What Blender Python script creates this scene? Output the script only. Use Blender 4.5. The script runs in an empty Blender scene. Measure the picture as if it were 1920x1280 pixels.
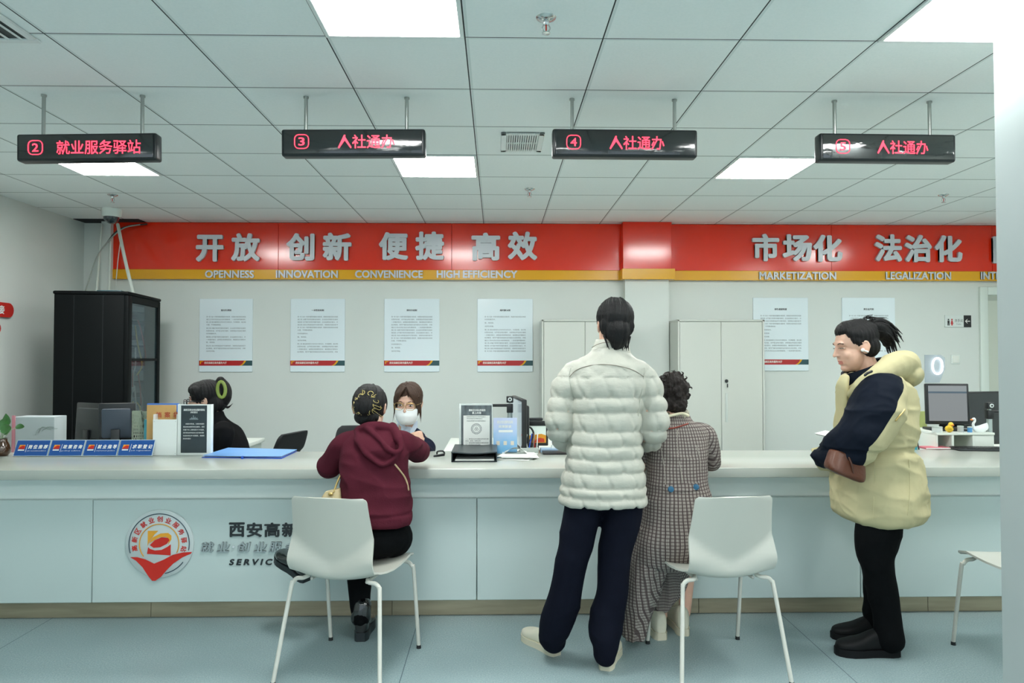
import bpy, bmesh, math, random
import numpy as np
from mathutils import Vector, Matrix
random.seed(7)
SC = bpy.context.scene
COL = SC.collection
PI = math.pi
def rad(a): return a * PI / 180

# ---------------------------------------------------------------- camera
F_PX = 1345.0
CAM_H, CEIL, WALL_Y = 1.40, 2.786, 7.43
cam_d = bpy.data.cameras.new('camera'); cam = bpy.data.objects.new('camera', cam_d); COL.objects.link(cam)
cam_d.sensor_width = 36; cam_d.lens = 36 * F_PX / 1920; cam_d.clip_start = .05; cam_d.clip_end = 200
YAW, PITCH = rad(1.19), rad(1.28)
cam.location = (0, 0, CAM_H); cam.rotation_euler = (PI / 2 + PITCH, 0, -YAW)
SC.camera = cam
RC = Matrix.Rotation(-YAW, 3, 'Z') @ Matrix.Rotation(PI / 2 + PITCH, 3, 'X')

# ---------------------------------------------------------------- daylight and exposure
world = bpy.data.worlds.new('world'); SC.world = world; world.use_nodes = True
bgn = world.node_tree.nodes['Background']
bgn.inputs[0].default_value = (.74, .90, 1.0, 1); bgn.inputs[1].default_value = 1.0
SC.view_settings.view_transform = 'Standard'; SC.view_settings.look = 'None'
SC.view_settings.gamma = 1; SC.view_settings.use_curve_mapping = False
SC.view_settings.exposure = 0.50
PANEL_STRENGTH = 27.0
PANEL_COLOUR = (.985, 1.0, .975)
SC.cycles.max_bounces = 8; SC.cycles.diffuse_bounces = 4; SC.cycles.glossy_bounces = 4
SC.cycles.caustics_reflective = False; SC.cycles.caustics_refractive = False

def ray(px, py): return RC @ Vector(((px - 960) / F_PX, -(py - 640) / F_PX, -1))
def P(px, py, Y):
    d = ray(px, py); return Vector((0, 0, CAM_H)) + d * (Y / d.y)
def Fz(px, py, z=0.0):
    d = ray(px, py); return Vector((0, 0, CAM_H)) + d * ((z - CAM_H) / d.z)
def Fx(px, py, x):
    d = ray(px, py); return Vector((0, 0, CAM_H)) + d * (x / d.x)

# ---------------------------------------------------------------- materials
def lin(c):
    return tuple(((v / 255) / 12.92 if v / 255 <= .04045 else ((v / 255 + .055) / 1.055) ** 2.4) for v in c)
MATS = {}
def mat(name, col, rough=.5, metal=0., spec=.5, var=0., vscale=(8, 8, 8), bump=0., bscale=(60, 60, 60), coat=0., emit=None, estr=1., alpha=1., trans=0., sheen=0.):
    if name in MATS: return MATS[name]
    m = bpy.data.materials.new(name); m.use_nodes = True
    nt = m.node_tree; b = nt.nodes['Principled BSDF']; L = nt.links
    c = lin(col) + (1,)
    b.inputs['Base Color'].default_value = c; b.inputs['Roughness'].default_value = rough
    b.inputs['Metallic'].default_value = metal; b.inputs['Specular IOR Level'].default_value = spec
    b.inputs['Coat Weight'].default_value = coat; b.inputs['Coat Roughness'].default_value = .08
    b.inputs['Alpha'].default_value = alpha; b.inputs['Transmission Weight'].default_value = trans
    b.inputs['Sheen Weight'].default_value = sheen
    if emit:
        b.inputs['Emission Color'].default_value = tuple(emit) + (1,); b.inputs['Emission Strength'].default_value = estr
    tc = nt.nodes.new('ShaderNodeTexCoord')
    def noise(sc):
        mp = nt.nodes.new('ShaderNodeMapping'); mp.inputs['Scale'].default_value = sc
        n = nt.nodes.new('ShaderNodeTexNoise'); n.inputs['Scale'].default_value = 1; n.inputs['Detail'].default_value = 3
        L.new(tc.outputs['Object'], mp.inputs['Vector']); L.new(mp.outputs['Vector'], n.inputs['Vector']); return n
    if var:
        n = noise(vscale); r = nt.nodes.new('ShaderNodeMapRange')
        r.inputs['From Min'].default_value = .25; r.inputs['From Max'].default_value = .75
        r.inputs['To Min'].default_value = 1 - var; r.inputs['To Max'].default_value = 1 + var * .6
        mx = nt.nodes.new('ShaderNodeMix'); mx.data_type = 'RGBA'; mx.blend_type = 'MULTIPLY'; mx.inputs['Factor'].default_value = 1
        mx.inputs['A'].default_value = c
        L.new(n.outputs['Fac'], r.inputs['Value']); L.new(r.outputs['Result'], mx.inputs['B']); L.new(mx.outputs['Result'], b.inputs['Base Color'])
    if bump:
        n = noise(bscale); bp = nt.nodes.new('ShaderNodeBump'); bp.inputs['Strength'].default_value = bump; bp.inputs['Distance'].default_value = .01
        L.new(n.outputs['Fac'], bp.inputs['Height']); L.new(bp.outputs['Normal'], b.inputs['Normal'])
    MATS[name] = m; return m
def math_node(nt, op, a, b=None):
    n = nt.nodes.new('ShaderNodeMath'); n.operation = op
    for i, v in enumerate((a, b)):
        if v is None: continue
        if isinstance(v, (int, float)): n.inputs[i].default_value = v
        else: nt.links.new(v, n.inputs[i])
    return n.outputs[0]
def grid_lines(nt, coord, period, phase, width):
    """1 on lines of the given width repeated every period"""
    f = math_node(nt, 'FRACT', math_node(nt, 'DIVIDE', math_node(nt, 'SUBTRACT', coord, phase), period))
    d = math_node(nt, 'ABSOLUTE', math_node(nt, 'SUBTRACT', f, .5))
    return math_node(nt, 'GREATER_THAN', d, .5 - .5 * width / period)
def mix_col(nt, fac, a, b):
    mx = nt.nodes.new('ShaderNodeMix'); mx.data_type = 'RGBA'
    if isinstance(fac, (int, float)): mx.inputs['Factor'].default_value = fac
    else: nt.links.new(fac, mx.inputs['Factor'])
    for k, v in (('A', a), ('B', b)):
        if isinstance(v, tuple): mx.inputs[k].default_value = v + (1,) if len(v) == 3 else v
        else: nt.links.new(v, mx.inputs[k])
    return mx.outputs['Result']
def xyz(nt):
    tc = nt.nodes.new('ShaderNodeTexCoord'); s = nt.nodes.new('ShaderNodeSeparateXYZ')
    nt.links.new(tc.outputs['Object'], s.inputs[0]); return s.outputs

# ---------------------------------------------------------------- scene graph helpers
ORG = {}
def org(o):
    return ORG.get(o.name, Vector((0, 0, 0))) if o else Vector((0, 0, 0))
def tag(o, label=None, cat=None, group=None, kind=None):
    if label: o['label'] = label
    if cat: o['category'] = cat
    if group: o['group'] = group
    if kind: o['kind'] = kind
    return o
def thing(name, label, cat, loc=(0, 0, 0), group=None):
    o = bpy.data.objects.new(name, None); COL.objects.link(o); o.location = loc
    o.empty_display_size = .05
    ORG[o.name] = Vector(loc); return tag(o, label, cat, group)
def link_mesh(name, me, mats, parent=None, label=None, smooth=True, angle=40, loc=None):
    """world-space mesh -> object; its verts are moved to the frame of its thing"""
    if not isinstance(mats, (list, tuple)): mats = [mats]
    for m in mats: me.materials.append(m)
    o = bpy.data.objects.new(name, me); COL.objects.link(o)
    base = org(parent) if parent else (Vector(loc) if loc is not None else Vector((0, 0, 0)))
    if base.length: me.transform(Matrix.Translation(-base))
    if parent: o.parent = parent
    elif loc is not None: o.location = loc
    ORG[o.name] = base
    if smooth:
        me.shade_smooth()
        if angle < 180: me.set_sharp_from_angle(angle=rad(angle))
    if label: o['label'] = label
    return o
def struct(o):
    o['kind'] = 'structure'; return o
def copy_tree(o, parent=None):
    c = o.copy(); COL.objects.link(c)
    if parent: c.parent = parent
    for ch in list(o.children): copy_tree(ch, c)
    return c

# ---------------------------------------------------------------- mesh builder
class MB:
    def __init__(s): s.v, s.f, s.m = [], [], []
    def add(s, v, f, mi=0):
        n = len(s.v); s.v += [tuple(x) for x in v]; s.f += [tuple(i + n for i in q) for q in f]; s.m += [mi] * len(f); return s
    def bm(s, b, M=None, mi=0):
        b.verts.index_update()
        v = [(M @ x.co) if M else x.co.copy() for x in b.verts]
        s.add(v, [[x.index for x in q.verts] for q in b.faces], mi); b.free(); return s
    def box(s, c, d, rz=0, bevel=0, seg=2, mi=0, R=None):
        b = bmesh.new(); bmesh.ops.create_cube(b, size=1)
        for x in b.verts: x.co = Vector((x.co.x * d[0], x.co.y * d[1], x.co.z * d[2]))
        if bevel: bmesh.ops.bevel(b, geom=b.edges[:], offset=min(bevel, min(d) * .49), segments=seg, affect='EDGES', profile=.5)
        R4 = (R.to_4x4() if R is not None else Matrix.Rotation(rz, 4, 'Z'))
        return s.bm(b, Matrix.Translation(Vector(c)) @ R4, mi)
    def b2(s, lo, hi, bevel=0, seg=2, mi=0):
        lo, hi = Vector(lo), Vector(hi); return s.box((lo + hi) / 2, [abs(a) for a in (hi - lo)], 0, bevel, seg, mi)
    def cyl(s, p0, p1, r0, r1=None, n=20, mi=0):
        return s.add(*tube_raw([p0, p1], [r0, r0 if r1 is None else r1], n, 1, cap=False), mi)
    def tube(s, pts, r, n=10, sub=4, mi=0, ref=None, cap=True):
        return s.add(*tube_raw(pts, r, n, sub, cap, ref), mi)
    def lathe(s, c, prof, n=28, mi=0, M=None):
        v, f = [], []
        for (r, z) in prof:
            for k in range(n):
                a = 2 * PI * k / n; v.append(Vector((r * math.cos(a), r * math.sin(a), z)))
        for i in range(len(prof) - 1):
            for k in range(n):
                k2 = (k + 1) % n; f.append((i * n + k, i * n + k2, (i + 1) * n + k2, (i + 1) * n + k))
        f.append(tuple(range(n - 1, -1, -1))); f.append(tuple((len(prof) - 1) * n + k for k in range(n)))
        if M is not None: v = [M @ x for x in v]
        return s.add([x + Vector(c) for x in v], f, mi)
    def prism(s, pts, O, ex, ey, t, mi=0):
        """extruded polygon: pts 2d, plane O+ex*x+ey*y, thickness t along ex x ey"""
        O, ex, ey = Vector(O), Vector(ex), Vector(ey); en = ex.cross(ey).normalized(); n = len(pts)
        a = [O + ex * x + ey * y for x, y in pts]; b = [p + en * t for p in a]
        f = [tuple(range(n - 1, -1, -1)), tuple(range(n, 2 * n))] + [(i, (i + 1) % n, n + (i + 1) % n, n + i) for i in range(n)]
        return s.add(a + b, f, mi)
    def mesh(s, name='mesh'):
        me = bpy.data.meshes.new(name); me.from_pydata([tuple(x) for x in s.v], [], s.f)
        if any(s.m): me.polygons.foreach_set('material_index', s.m)
        me.update(); return me
    def build(s, name, mats, parent=None, label=None, smooth=True, angle=40, loc=None):
        return link_mesh(name, s.mesh(name), mats, parent, label, smooth, angle, loc)

def catmull(P_, sub):
    P_ = np.asarray(P_, float)
    if len(P_) < 3 or sub <= 1:
        if sub <= 1: return P_
        t = np.linspace(0, 1, sub + 1)[:, None]; return P_[0] * (1 - t) + P_[-1] * t
    Q = np.vstack([2 * P_[0] - P_[1], P_, 2 * P_[-1] - P_[-2]]); out = []
    for i in range(1, len(Q) - 2):
        for k in range(sub):
            t = k / sub
            out.append(.5 * ((2 * Q[i]) + (-Q[i - 1] + Q[i + 1]) * t + (2 * Q[i - 1] - 5 * Q[i] + 4 * Q[i + 1] - Q[i + 2]) * t * t + (-Q[i - 1] + 3 * Q[i] - 3 * Q[i + 1] + Q[i + 2]) * t ** 3))
    out.append(P_[-1]); return np.array(out)
def nrm(v):
    v = np.asarray(v, float); return v / (np.linalg.norm(v) + 1e-12)
def tube_raw(pts, r, n=12, sub=4, cap=True, ref=None):
    pts = [tuple(p) for p in pts]
    r = [(x, x) if not isinstance(x, (tuple, list)) else tuple(x) for x in (r if isinstance(r, (list, tuple)) else [r] * len(pts))]
    A = catmull(np.hstack([np.array(pts, float), np.array(r, float)]), sub)
    C, R2 = A[:, :3], np.maximum(A[:, 3:], 1e-4)
    T = np.gradient(C, axis=0); T = np.array([nrm(t) for t in T])
    u = np.array(ref, float) if ref is not None else (np.array([0, 0, 1.]) if abs(T[0][2]) < .9 else np.array([0, 1., 0]))
    rings, ang = [], np.linspace(0, 2 * PI, n, endpoint=False); ca, sa = np.cos(ang)[:, None], np.sin(ang)[:, None]
    def ringat(c, uu, vv, a, b): return c + ca * uu * a + sa * vv * b
    fr = []
    for t in T:
        if ref is not None: u = np.array(ref, float)
        u = nrm(u - t * np.dot(u, t)); fr.append((u, np.cross(t, u)))
    if cap:
        for k in (80, 50, 25): 
            h = math.sin(rad(k)); w = math.cos(rad(k)); rings.append(ringat(C[0] - T[0] * R2[0].min() * h, *fr[0], R2[0][0] * w, R2[0][1] * w))
    for i in range(len(C)): rings.append(ringat(C[i], *fr[i], *R2[i]))
    if cap:
        for k in (25, 50, 80):
            h = math.sin(rad(k)); w = math.cos(rad(k)); rings.append(ringat(C[-1] + T[-1] * R2[-1].min() * h, *fr[-1], R2[-1][0] * w, R2[-1][1] * w))
    return stitch(rings)
def stitch(rings):
    n = len(rings[0]); v = [tuple(p) for r_ in rings for p in r_]; f = []
    for i in range(len(rings) - 1):
        for k in range(n):
            k2 = (k + 1) % n; f.append((i * n + k, i * n + k2, (i + 1) * n + k2, (i + 1) * n + k))
    f.append(tuple(range(n - 1, -1, -1))); f.append(tuple((len(rings) - 1) * n + k for k in range(n)))
    return v, f
def loft(rings, n=32, sub=3):
    """rings: (centre, u, v, p) superellipse sections"""
    D = []
    for c, u, v, p in rings: D.append(list(c) + list(u) + list(v) + [p])
    D = catmull(np.array(D, float), sub); out = []
    a = np.linspace(0, 2 * PI, n, endpoint=False)
    for d in D:
        p = d[9]; x = np.sign(np.cos(a)) * np.abs(np.cos(a)) ** (2 / p); y = np.sign(np.sin(a)) * np.abs(np.sin(a)) ** (2 / p)
        out.append(d[:3] + x[:, None] * d[3:6] + y[:, None] * d[6:9])
    return stitch(out)
def ell(c, r, M=None, nu=20, nv=12):
    v, f = [], []
    for j in range(1, nv):
        for i in range(nu):
            a, b = 2 * PI * i / nu, PI * j / nv
            v.append(Vector((r[0] * math.sin(b) * math.cos(a), r[1] * math.sin(b) * math.sin(a), r[2] * math.cos(b))))
    for j in range(nv - 2):
        for i in range(nu):
            i2 = (i + 1) % nu; f.append((j * nu + i, (j + 1) * nu + i, (j + 1) * nu + i2, j * nu + i2))
    f.append(tuple(range(nu))); f.append(tuple((nv - 2) * nu + i for i in range(nu - 1, -1, -1)))
    if M is not None: v = [M @ x for x in v]
    return [tuple(x + Vector(c)) for x in v], f
def xf(part, M):
    return [tuple(M @ Vector(p)) for p in part[0]], part[1]

def vnoise(p, seed=0):
    p = np.asarray(p, float); i = np.floor(p); f = p - i; f = f * f * (3 - 2 * f)
    def h(o):
        q = i + np.array(o); s = np.sin(q[:, 0] * 127.1 + q[:, 1] * 311.7 + q[:, 2] * 74.7 + seed * 17.3) * 43758.5453
        return s - np.floor(s)
    r = 0
    for dx in (0, 1):
        for dy in (0, 1):
            for dz in (0, 1):
                w = (f[:, 0] if dx else 1 - f[:, 0]) * (f[:, 1] if dy else 1 - f[:, 1]) * (f[:, 2] if dz else 1 - f[:, 2])
                r = r + w * h((dx, dy, dz))
    return r * 2 - 1
def folds(p, sc, seed=0):
    """ridged folds, -1..1"""
    q = np.asarray(p) * np.array(sc)
    q = q + .6 * np.stack([vnoise(q * .7 + 9, seed + 1), vnoise(q * .7 + 5, seed + 2), vnoise(q * .7, seed + 3)], 1)
    return 1 - 2 * np.abs(vnoise(q, seed)) ** .8
def smoothstep(a, b, x):
    t = np.clip((x - a) / (b - a + 1e-12), 0, 1); return t * t * (3 - 2 * t)

def fuse(parts, voxel=.006, smooth=3, disp=None, name='m'):
    """one continuous surface around overlapping closed shells"""
    V, Fc = [], []
    for v, f in parts:
        n = len(V); V += v; Fc += [tuple(i + n for i in q) for q in f]
    me = bpy.data.meshes.new('tmp'); me.from_pydata(V, [], Fc)
    b = bmesh.new(); b.from_mesh(me); bmesh.ops.triangulate(b, faces=[q for q in b.faces if len(q.verts) > 4]); bmesh.ops.recalc_face_normals(b, faces=b.faces); b.to_mesh(me); b.free()
    o = bpy.data.objects.new('tmp', me); COL.objects.link(o)
    m = o.modifiers.new('r', 'REMESH'); m.mode = 'VOXEL'; m.voxel_size = voxel
    if smooth:
        s = o.modifiers.new('s', 'SMOOTH'); s.factor = .5; s.iterations = smooth
    dg = bpy.context.evaluated_depsgraph_get(); dg.update()
    out = bpy.data.meshes.new_from_object(o.evaluated_get(dg)); out.name = name
    bpy.data.objects.remove(o); bpy.data.meshes.remove(me)
    if disp:
        n = len(out.vertices); co = np.empty(n * 3); out.vertices.foreach_get('co', co); co = co.reshape(-1, 3)
        no = np.empty(n * 3); out.vertex_normals.foreach_get('vector', no); no = no.reshape(-1, 3)
        d = disp(co, no); co = co + (no * d[:, None] if d.ndim == 1 else d)
        out.vertices.foreach_set('co', co.ravel()); out.update()
    return out
def paint(me, fn):
    """material index per face from its centre and normal"""
    n = len(me.polygons); c = np.empty(n * 3); me.polygons.foreach_get('center', c); no = np.empty(n * 3); me.polygons.foreach_get('normal', no)
    me.polygons.foreach_set('material_index', fn(c.reshape(-1, 3), no.reshape(-1, 3)).astype(np.int32)); me.update()

# ---------------------------------------------------------------- lettering
def text_mesh(s, bold=0., extrude=0., res=3, spacing=1., shear=0., line=1., fast=False):
    c = bpy.data.curves.new('t', 'FONT'); c.body = s; c.size = 1; c.extrude = extrude; c.resolution_u = res; c.space_character = spacing; c.shear = shear; c.space_line = line
    o = bpy.data.objects.new('t', c); COL.objects.link(o)
    dg = bpy.context.evaluated_depsgraph_get(); dg.update()
    me = bpy.data.meshes.new_from_object(o.evaluated_get(dg)); bpy.data.objects.remove(o); bpy.data.curves.remove(c)
    n = len(me.vertices); co = np.empty(n * 3); me.vertices.foreach_get('co', co); co = co.reshape(-1, 3)
    f = [tuple(p.vertices) for p in me.polygons]; bpy.data.meshes.remove(me)
    if bold:
        V, Fc = [], []
        k = 8 if bold > .02 else 4
        for j in range(k):
            a = 2 * PI * (j + .5) / k
            V.append(co + np.array([bold * math.cos(a), bold * math.sin(a), -.001 * j])); Fc += [tuple(i + j * n for i in q) for q in f]
        co = np.vstack(V); f = Fc
    return co, f
def lettering(name, s, O, ex, ey, w, h, m, parent=None, bold=0., depth=.001, res=3, spacing=1., shear=0., line=1., label=None, fit='both', align='c'):
    """text fitted to a w x h box whose lower left corner is O; ex, ey unit vectors; raised along ex x ey"""
    co, f = text_mesh(s, bold, .05 if depth > .003 else 0, res, spacing, shear, line)
    lo, hi = co.min(0), co.max(0); sx, sy = w / max(hi[0] - lo[0], 1e-6), h / max(hi[1] - lo[1], 1e-6)
    offx = offy = 0
    if fit == 'keep':
        k = min(sx, sy); offx = (w - k * (hi[0] - lo[0])) * (.5 if align == 'c' else 0); offy = (h - k * (hi[1] - lo[1])) * .5; sx = sy = k
    O, ex, ey = Vector(O), Vector(ex).normalized(), Vector(ey).normalized(); en = ex.cross(ey)
    z = (co[:, 2] - lo[2]) / max(hi[2] - lo[2], 1e-6)
    v = [O + ex * ((c[0] - lo[0]) * sx + offx) + ey * ((c[1] - lo[1]) * sy + offy) + en * (depth * (zz if depth > .003 else .6 + .4 * zz)) for c, zz in zip(co, z)]
    return MB().add(v, f).build(name, m, parent, label, smooth=False)
def letter_px(name, s, x0, y0, x1, y1, Y, m, parent, **kw):
    a, b = P(x0, y1, Y), P(x1, y0, Y)
    return lettering(name, s, a, (1, 0, 0), (0, 0, 1), b.x - a.x, b.z - a.z, m, parent, **kw)
# ================================================================ ROOM SHELL
XL, XR, YF = -4.24, 5.6, -3.6
m_wall = mat('wall_paint', (213, 219, 214), .55, var=.03, vscale=(1.2, 1.2, 1.2), bump=.02, bscale=(40, 40, 40))
m_white_trim = mat('white_trim', (220, 228, 222), .4)
def ceiling_material():
    m = bpy.data.materials.new('ceiling_tiles'); m.use_nodes = True; nt = m.node_tree; b = nt.nodes['Principled BSDF']
    X, Y, Z = xyz(nt)
    gx = grid_lines(nt, X, .6, -.14 + .0, .006); gy = grid_lines(nt, Y, .6, 3.08, .006)
    wx = grid_lines(nt, X, .6, -.14 + .010, .012); wy = grid_lines(nt, Y, .6, 3.08 + .010, .012)
    n = nt.nodes.new('ShaderNodeTexNoise'); n.inputs['Scale'].default_value = 90; n.inputs['Detail'].default_value = 4
    n2 = nt.nodes.new('ShaderNodeTexNoise'); n2.inputs['Scale'].default_value = 1.1
    for q in (n, n2):
        tc = nt.nodes.new('ShaderNodeTexCoord'); nt.links.new(tc.outputs['Object'], q.inputs['Vector'])
    r = nt.nodes.new('ShaderNodeMapRange'); r.inputs['From Min'].default_value = .3; r.inputs['From Max'].default_value = .7; r.inputs['To Min'].default_value = 0; r.inputs['To Max'].default_value = 1
    nt.links.new(n.outputs['Fac'], r.inputs['Value'])
    c0 = mix_col(nt, r.outputs[0], lin((232, 240, 238)), lin((240, 246, 244)))
    c1 = mix_col(nt, n2.outputs['Fac'], c0, lin((236, 243, 242)))
    c2 = mix_col(nt, math_node(nt, 'MAXIMUM', wx, wy), c1, lin((216, 226, 224)))
    c3 = mix_col(nt, math_node(nt, 'MAXIMUM', gx, gy), c2, lin((42, 50, 50)))
    nt.links.new(c3, b.inputs['Base Color']); b.inputs['Roughness'].default_value = .8
    return m
def floor_material():
    m = bpy.data.materials.new('vinyl_floor'); m.use_nodes = True; nt = m.node_tree; b = nt.nodes['Principled BSDF']
    X, Y, Z = xyz(nt); tc = nt.nodes.new('ShaderNodeTexCoord')
    def no(s, d=3):
        n = nt.nodes.new('ShaderNodeTexNoise'); n.inputs['Scale'].default_value = s; n.inputs['Detail'].default_value = d
        nt.links.new(tc.outputs['Object'], n.inputs['Vector'])
        r = nt.nodes.new('ShaderNodeMapRange'); r.inputs['From Min'].default_value = .35; r.inputs['From Max'].default_value = .65; nt.links.new(n.outputs['Fac'], r.inputs['Value']); return r.outputs[0]
    c = mix_col(nt, no(150, 2), lin((122, 142, 146)), lin((160, 178, 179)))
    c = mix_col(nt, math_node(nt, 'MULTIPLY', no(45, 3), .6), c, lin((138, 160, 163)))
    c = mix_col(nt, math_node(nt, 'MULTIPLY', no(2.2, 4), .5), c, lin((131, 151, 154)))
    c = mix_col(nt, grid_lines(nt, X, 1.97, -.42, .004), c, lin((70, 90, 98)))
    nt.links.new(c, b.inputs['Base Color']); b.inputs['Roughness'].default_value = .42; b.inputs['Specular IOR Level'].default_value = .4
    return m
def wallbox(name, lo, hi, m=None, **kw): return struct(MB().b2(lo, hi).build(name, m or m_wall, smooth=False, **kw))
wallbox('floor', (XL - .2, YF - .2, -.2), (XR + .2, WALL_Y + .2, 0), floor_material())
wallbox('ceiling', (XL - .2, YF - .2, CEIL), (XR + .2, WALL_Y + .2, CEIL + .2), ceiling_material())
wallbox('wall_left', (XL - .2, YF - .2, 0), (XL, WALL_Y + .2, CEIL))
wallbox('wall_back', (XL, WALL_Y, 0), (XR, WALL_Y + .2, CEIL))
wallbox('wall_right', (XR, YF - .2, 0), (XR + .2, WALL_Y + .2, CEIL))
# glazed shop front behind the camera: piers and a header, daylight comes between them
fb = MB().b2((XL, YF - .2, 2.45), (XR, YF, CEIL))
for x in (XL, -1.75, .75, 3.2, XR - .3): fb.b2((x, YF - .2, 0), (x + .3, YF, 2.45))
struct(fb.build('wall_front', m_wall, smooth=False))
# column close to the camera on the right
c0 = P(1871, 640, 2.75)
wallbox('wall_column', (c0.x, 2.2, 0), (c0.x + .55, 2.75, CEIL), mat('column_paint', (174, 184, 184), .5, var=.03, vscale=(3, 3, 3)))
# pilaster on the back wall
pa, pb = P(1172, 520, WALL_Y - .12), P(1254, 520, WALL_Y - .12)
wallbox('trim_1', (pa.x, WALL_Y - .12, 0), (pb.x, WALL_Y, CEIL))
# boxed-in pipe in the back left corner
ca, cb = P(189, 500, WALL_Y - .1), P(207, 500, WALL_Y - .1)
wallbox('trim_2', (ca.x, WALL_Y - .1, 0), (cb.x, WALL_Y, CEIL))
# dark sheet under the ceiling, painted as the shade of an open strip
ha, hb = P(172, 422, 7.36), P(272, 422, 7.36)
wallbox('trim_dark_sheet', (XL + .01, 7.22, CEIL - .006), (hb.x, WALL_Y - .001, CEIL - .001), mat('ceiling_void_shade', (30, 32, 32), .9))

# ---- door on the right of the back wall
da, db = P(1834, 540, WALL_Y), P(1846, 553, WALL_Y)
dtop = P(1850, 538, WALL_Y).z
dm = MB(); dw = .085; dx0 = da.x; dx1 = dx0 + 1.08
for lo, hi in (((dx0, WALL_Y - .03, 0), (dx0 + dw, WALL_Y - .001, dtop)), ((dx1 - dw, WALL_Y - .03, 0), (dx1, WALL_Y - .001, dtop)), ((dx0 + dw, WALL_Y - .03, dtop - dw), (dx1 - dw, WALL_Y - .001, dtop))):
    dm.b2(lo, hi, .006)
door = struct(dm.build('door_1', mat('door_frame_paint', (214, 224, 216), .4)))
dl = MB().b2((dx0 + dw, WALL_Y - .012, .01), (dx1 - dw, WALL_Y - .001, dtop - dw)).build('door_leaf', mat('door_leaf', (196, 203, 190), .45), door)
MB().b2((dx0 + dw, WALL_Y - .016, dtop - dw - .06), (dx1 - dw, WALL_Y - .012, dtop - dw)).build('top_rail', mat('door_rail', (170, 178, 166), .5), dl)

# ================================================================ CEILING FITTINGS
m_emit = mat('lamp_diffuser', (255, 255, 255), .4, emit=PANEL_COLOUR, estr=PANEL_STRENGTH)
m_alu = mat('white_aluminium', (225, 232, 230), .35)
lamp_label = {(-3.14, 4.88): 'lit square ceiling panel behind the leftmost red-lettered hanging sign', (-.74, 4.88): 'lit square ceiling panel behind the second hanging sign, over the wall posters',
              (1.66, 4.88): 'lit square ceiling panel between the third and fourth hanging signs', (-.74, 2.48): 'large bright square ceiling panel nearest overhead, cut by the top edge',
              (1.66, 2.48): 'large bright square ceiling panel at the upper right beside the column'}
for y in (4.88, 2.48, .08, -2.32):
    for x in (-3.14, -.74, 1.66, 4.06):
        if x < -3 and -1 < y < 3: continue
        lab = lamp_label.get((x, y), 'unseen square ceiling panel light added out of view to light the hall')  # remaining spots: unseen panels along the same grid, added for their light
        t = thing('ceiling_light', lab, 'ceiling light', (x + .3, y + .3, CEIL), 'square ceiling panel lights')
        a, b, z0 = .297, .278, CEIL - .010
        f = MB()
        for lo, hi in (((-a, -a), (a, -b)), ((-a, b), (a, a)), ((-a, -b), (-b, b)), ((b, -b), (a, b))):
            f.b2((x + .3 + lo[0], y + .3 + lo[1], z0), (x + .3 + hi[0], y + .3 + hi[1], CEIL + .004), .002, 1)
        f.build('frame', m_alu, t)
        MB().b2((x + .3 - b, y + .3 - b, CEIL - .007), (x + .3 + b, y + .3 + b, CEIL - .002)).build('diffuser', m_emit, t, smooth=False)

m_chrome = mat('chrome', (200, 205, 205), .22, metal=1)
m_steel = mat('brushed_steel', (176, 180, 176), .32, metal=1, var=.08, vscale=(60, 60, 4))
m_black = mat('black_plastic', (24, 27, 29), .4)
m_dark = mat('dark_plastic', (38, 42, 45), .45)
def sprinkler(px, py, label):
    c = Fz(px, py, CEIL); t = thing('sprinkler', label, 'sprinkler', c, 'ceiling sprinklers')
    MB().lathe(c, [(.0, -.014), (.02, -.014), (.038, -.006), (.042, 0), (.0, .004)]).build('escutcheon', m_chrome, t)
    b = MB().lathe(c, [(.009, -.02), (.012, -.012), (.012, -.026), (.008, -.032)])
    for s in (-1, 1): b.tube([c + Vector((s * .009, 0, -.028)), c + Vector((s * .016, 0, -.045)), c + Vector((s * .005, 0, -.062))], .0025, 6)
    b.build('frame_arms', m_chrome, t)
    MB().cyl(c + Vector((0, 0, -.03)), c + Vector((0, 0, -.06)), .003, n=8).build('bulb', mat('red_glass', (190, 40, 30), .15), t)
    MB().lathe(c, [(.0, -.068), (.017, -.066), (.017, -.062), (.0, -.062)], 16).build('deflector', m_chrome, t)
sprinkler(1024, 33, 'chrome ceiling sprinkler nearest overhead, between the two large light panels')
sprinkler(993, 354, 'small ceiling sprinkler left of the hanging sign numbered 4')
sprinkler(211, 365, 'small ceiling sprinkler just above the dome camera')
sprinkler(1769, 365, 'small ceiling sprinkler under the rightmost hanging sign')

m_vent_dark = mat('vent_dark', (60, 66, 66), .7)
def vent(x0, y0, w, d, label, n=14):
    t = thing('ceiling_vent', label, 'air vent', (x0 + w / 2, y0 + d / 2, CEIL))
    f = MB(); z0 = CEIL - .012; e = .035
    for lo, hi in (((x0, y0), (x0 + w, y0 + e)), ((x0, y0 + d - e), (x0 + w, y0 + d)), ((x0, y0 + e), (x0 + e, y0 + d - e)), ((x0 + w - e, y0 + e), (x0 + w, y0 + d - e))):
        f.b2((*lo, z0), (*hi, CEIL - .001), .003, 1)
    f.build('frame', m_alu, t)
    MB().b2((x0 + e, y0 + e, CEIL - .004), (x0 + w - e, y0 + d - e, CEIL - .001)).build('backing', m_vent_dark, t)
    s = MB()
    for k in range(n):
        x = x0 + e + (w - 2 * e) * (k + .5) / n; s.box((x, y0 + d / 2, CEIL - .009), (.008, d - 2 * e, .008), R=Matrix.Rotation(.5, 3, 'Y'))
    s.box((x0 + w / 2, y0 + d / 2, CEIL - .01), (w - 2 * e, .01, .008)); s.build('slats', m_alu, t)
va, vb = Fz(939, 279, CEIL), Fz(1021, 251, CEIL)
vent(va.x, va.y, vb.x - va.x, vb.y - va.y, 'white slatted air vent in the ceiling beside the hanging sign numbered 4')
v2 = Fz(78, 77, CEIL)
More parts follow.
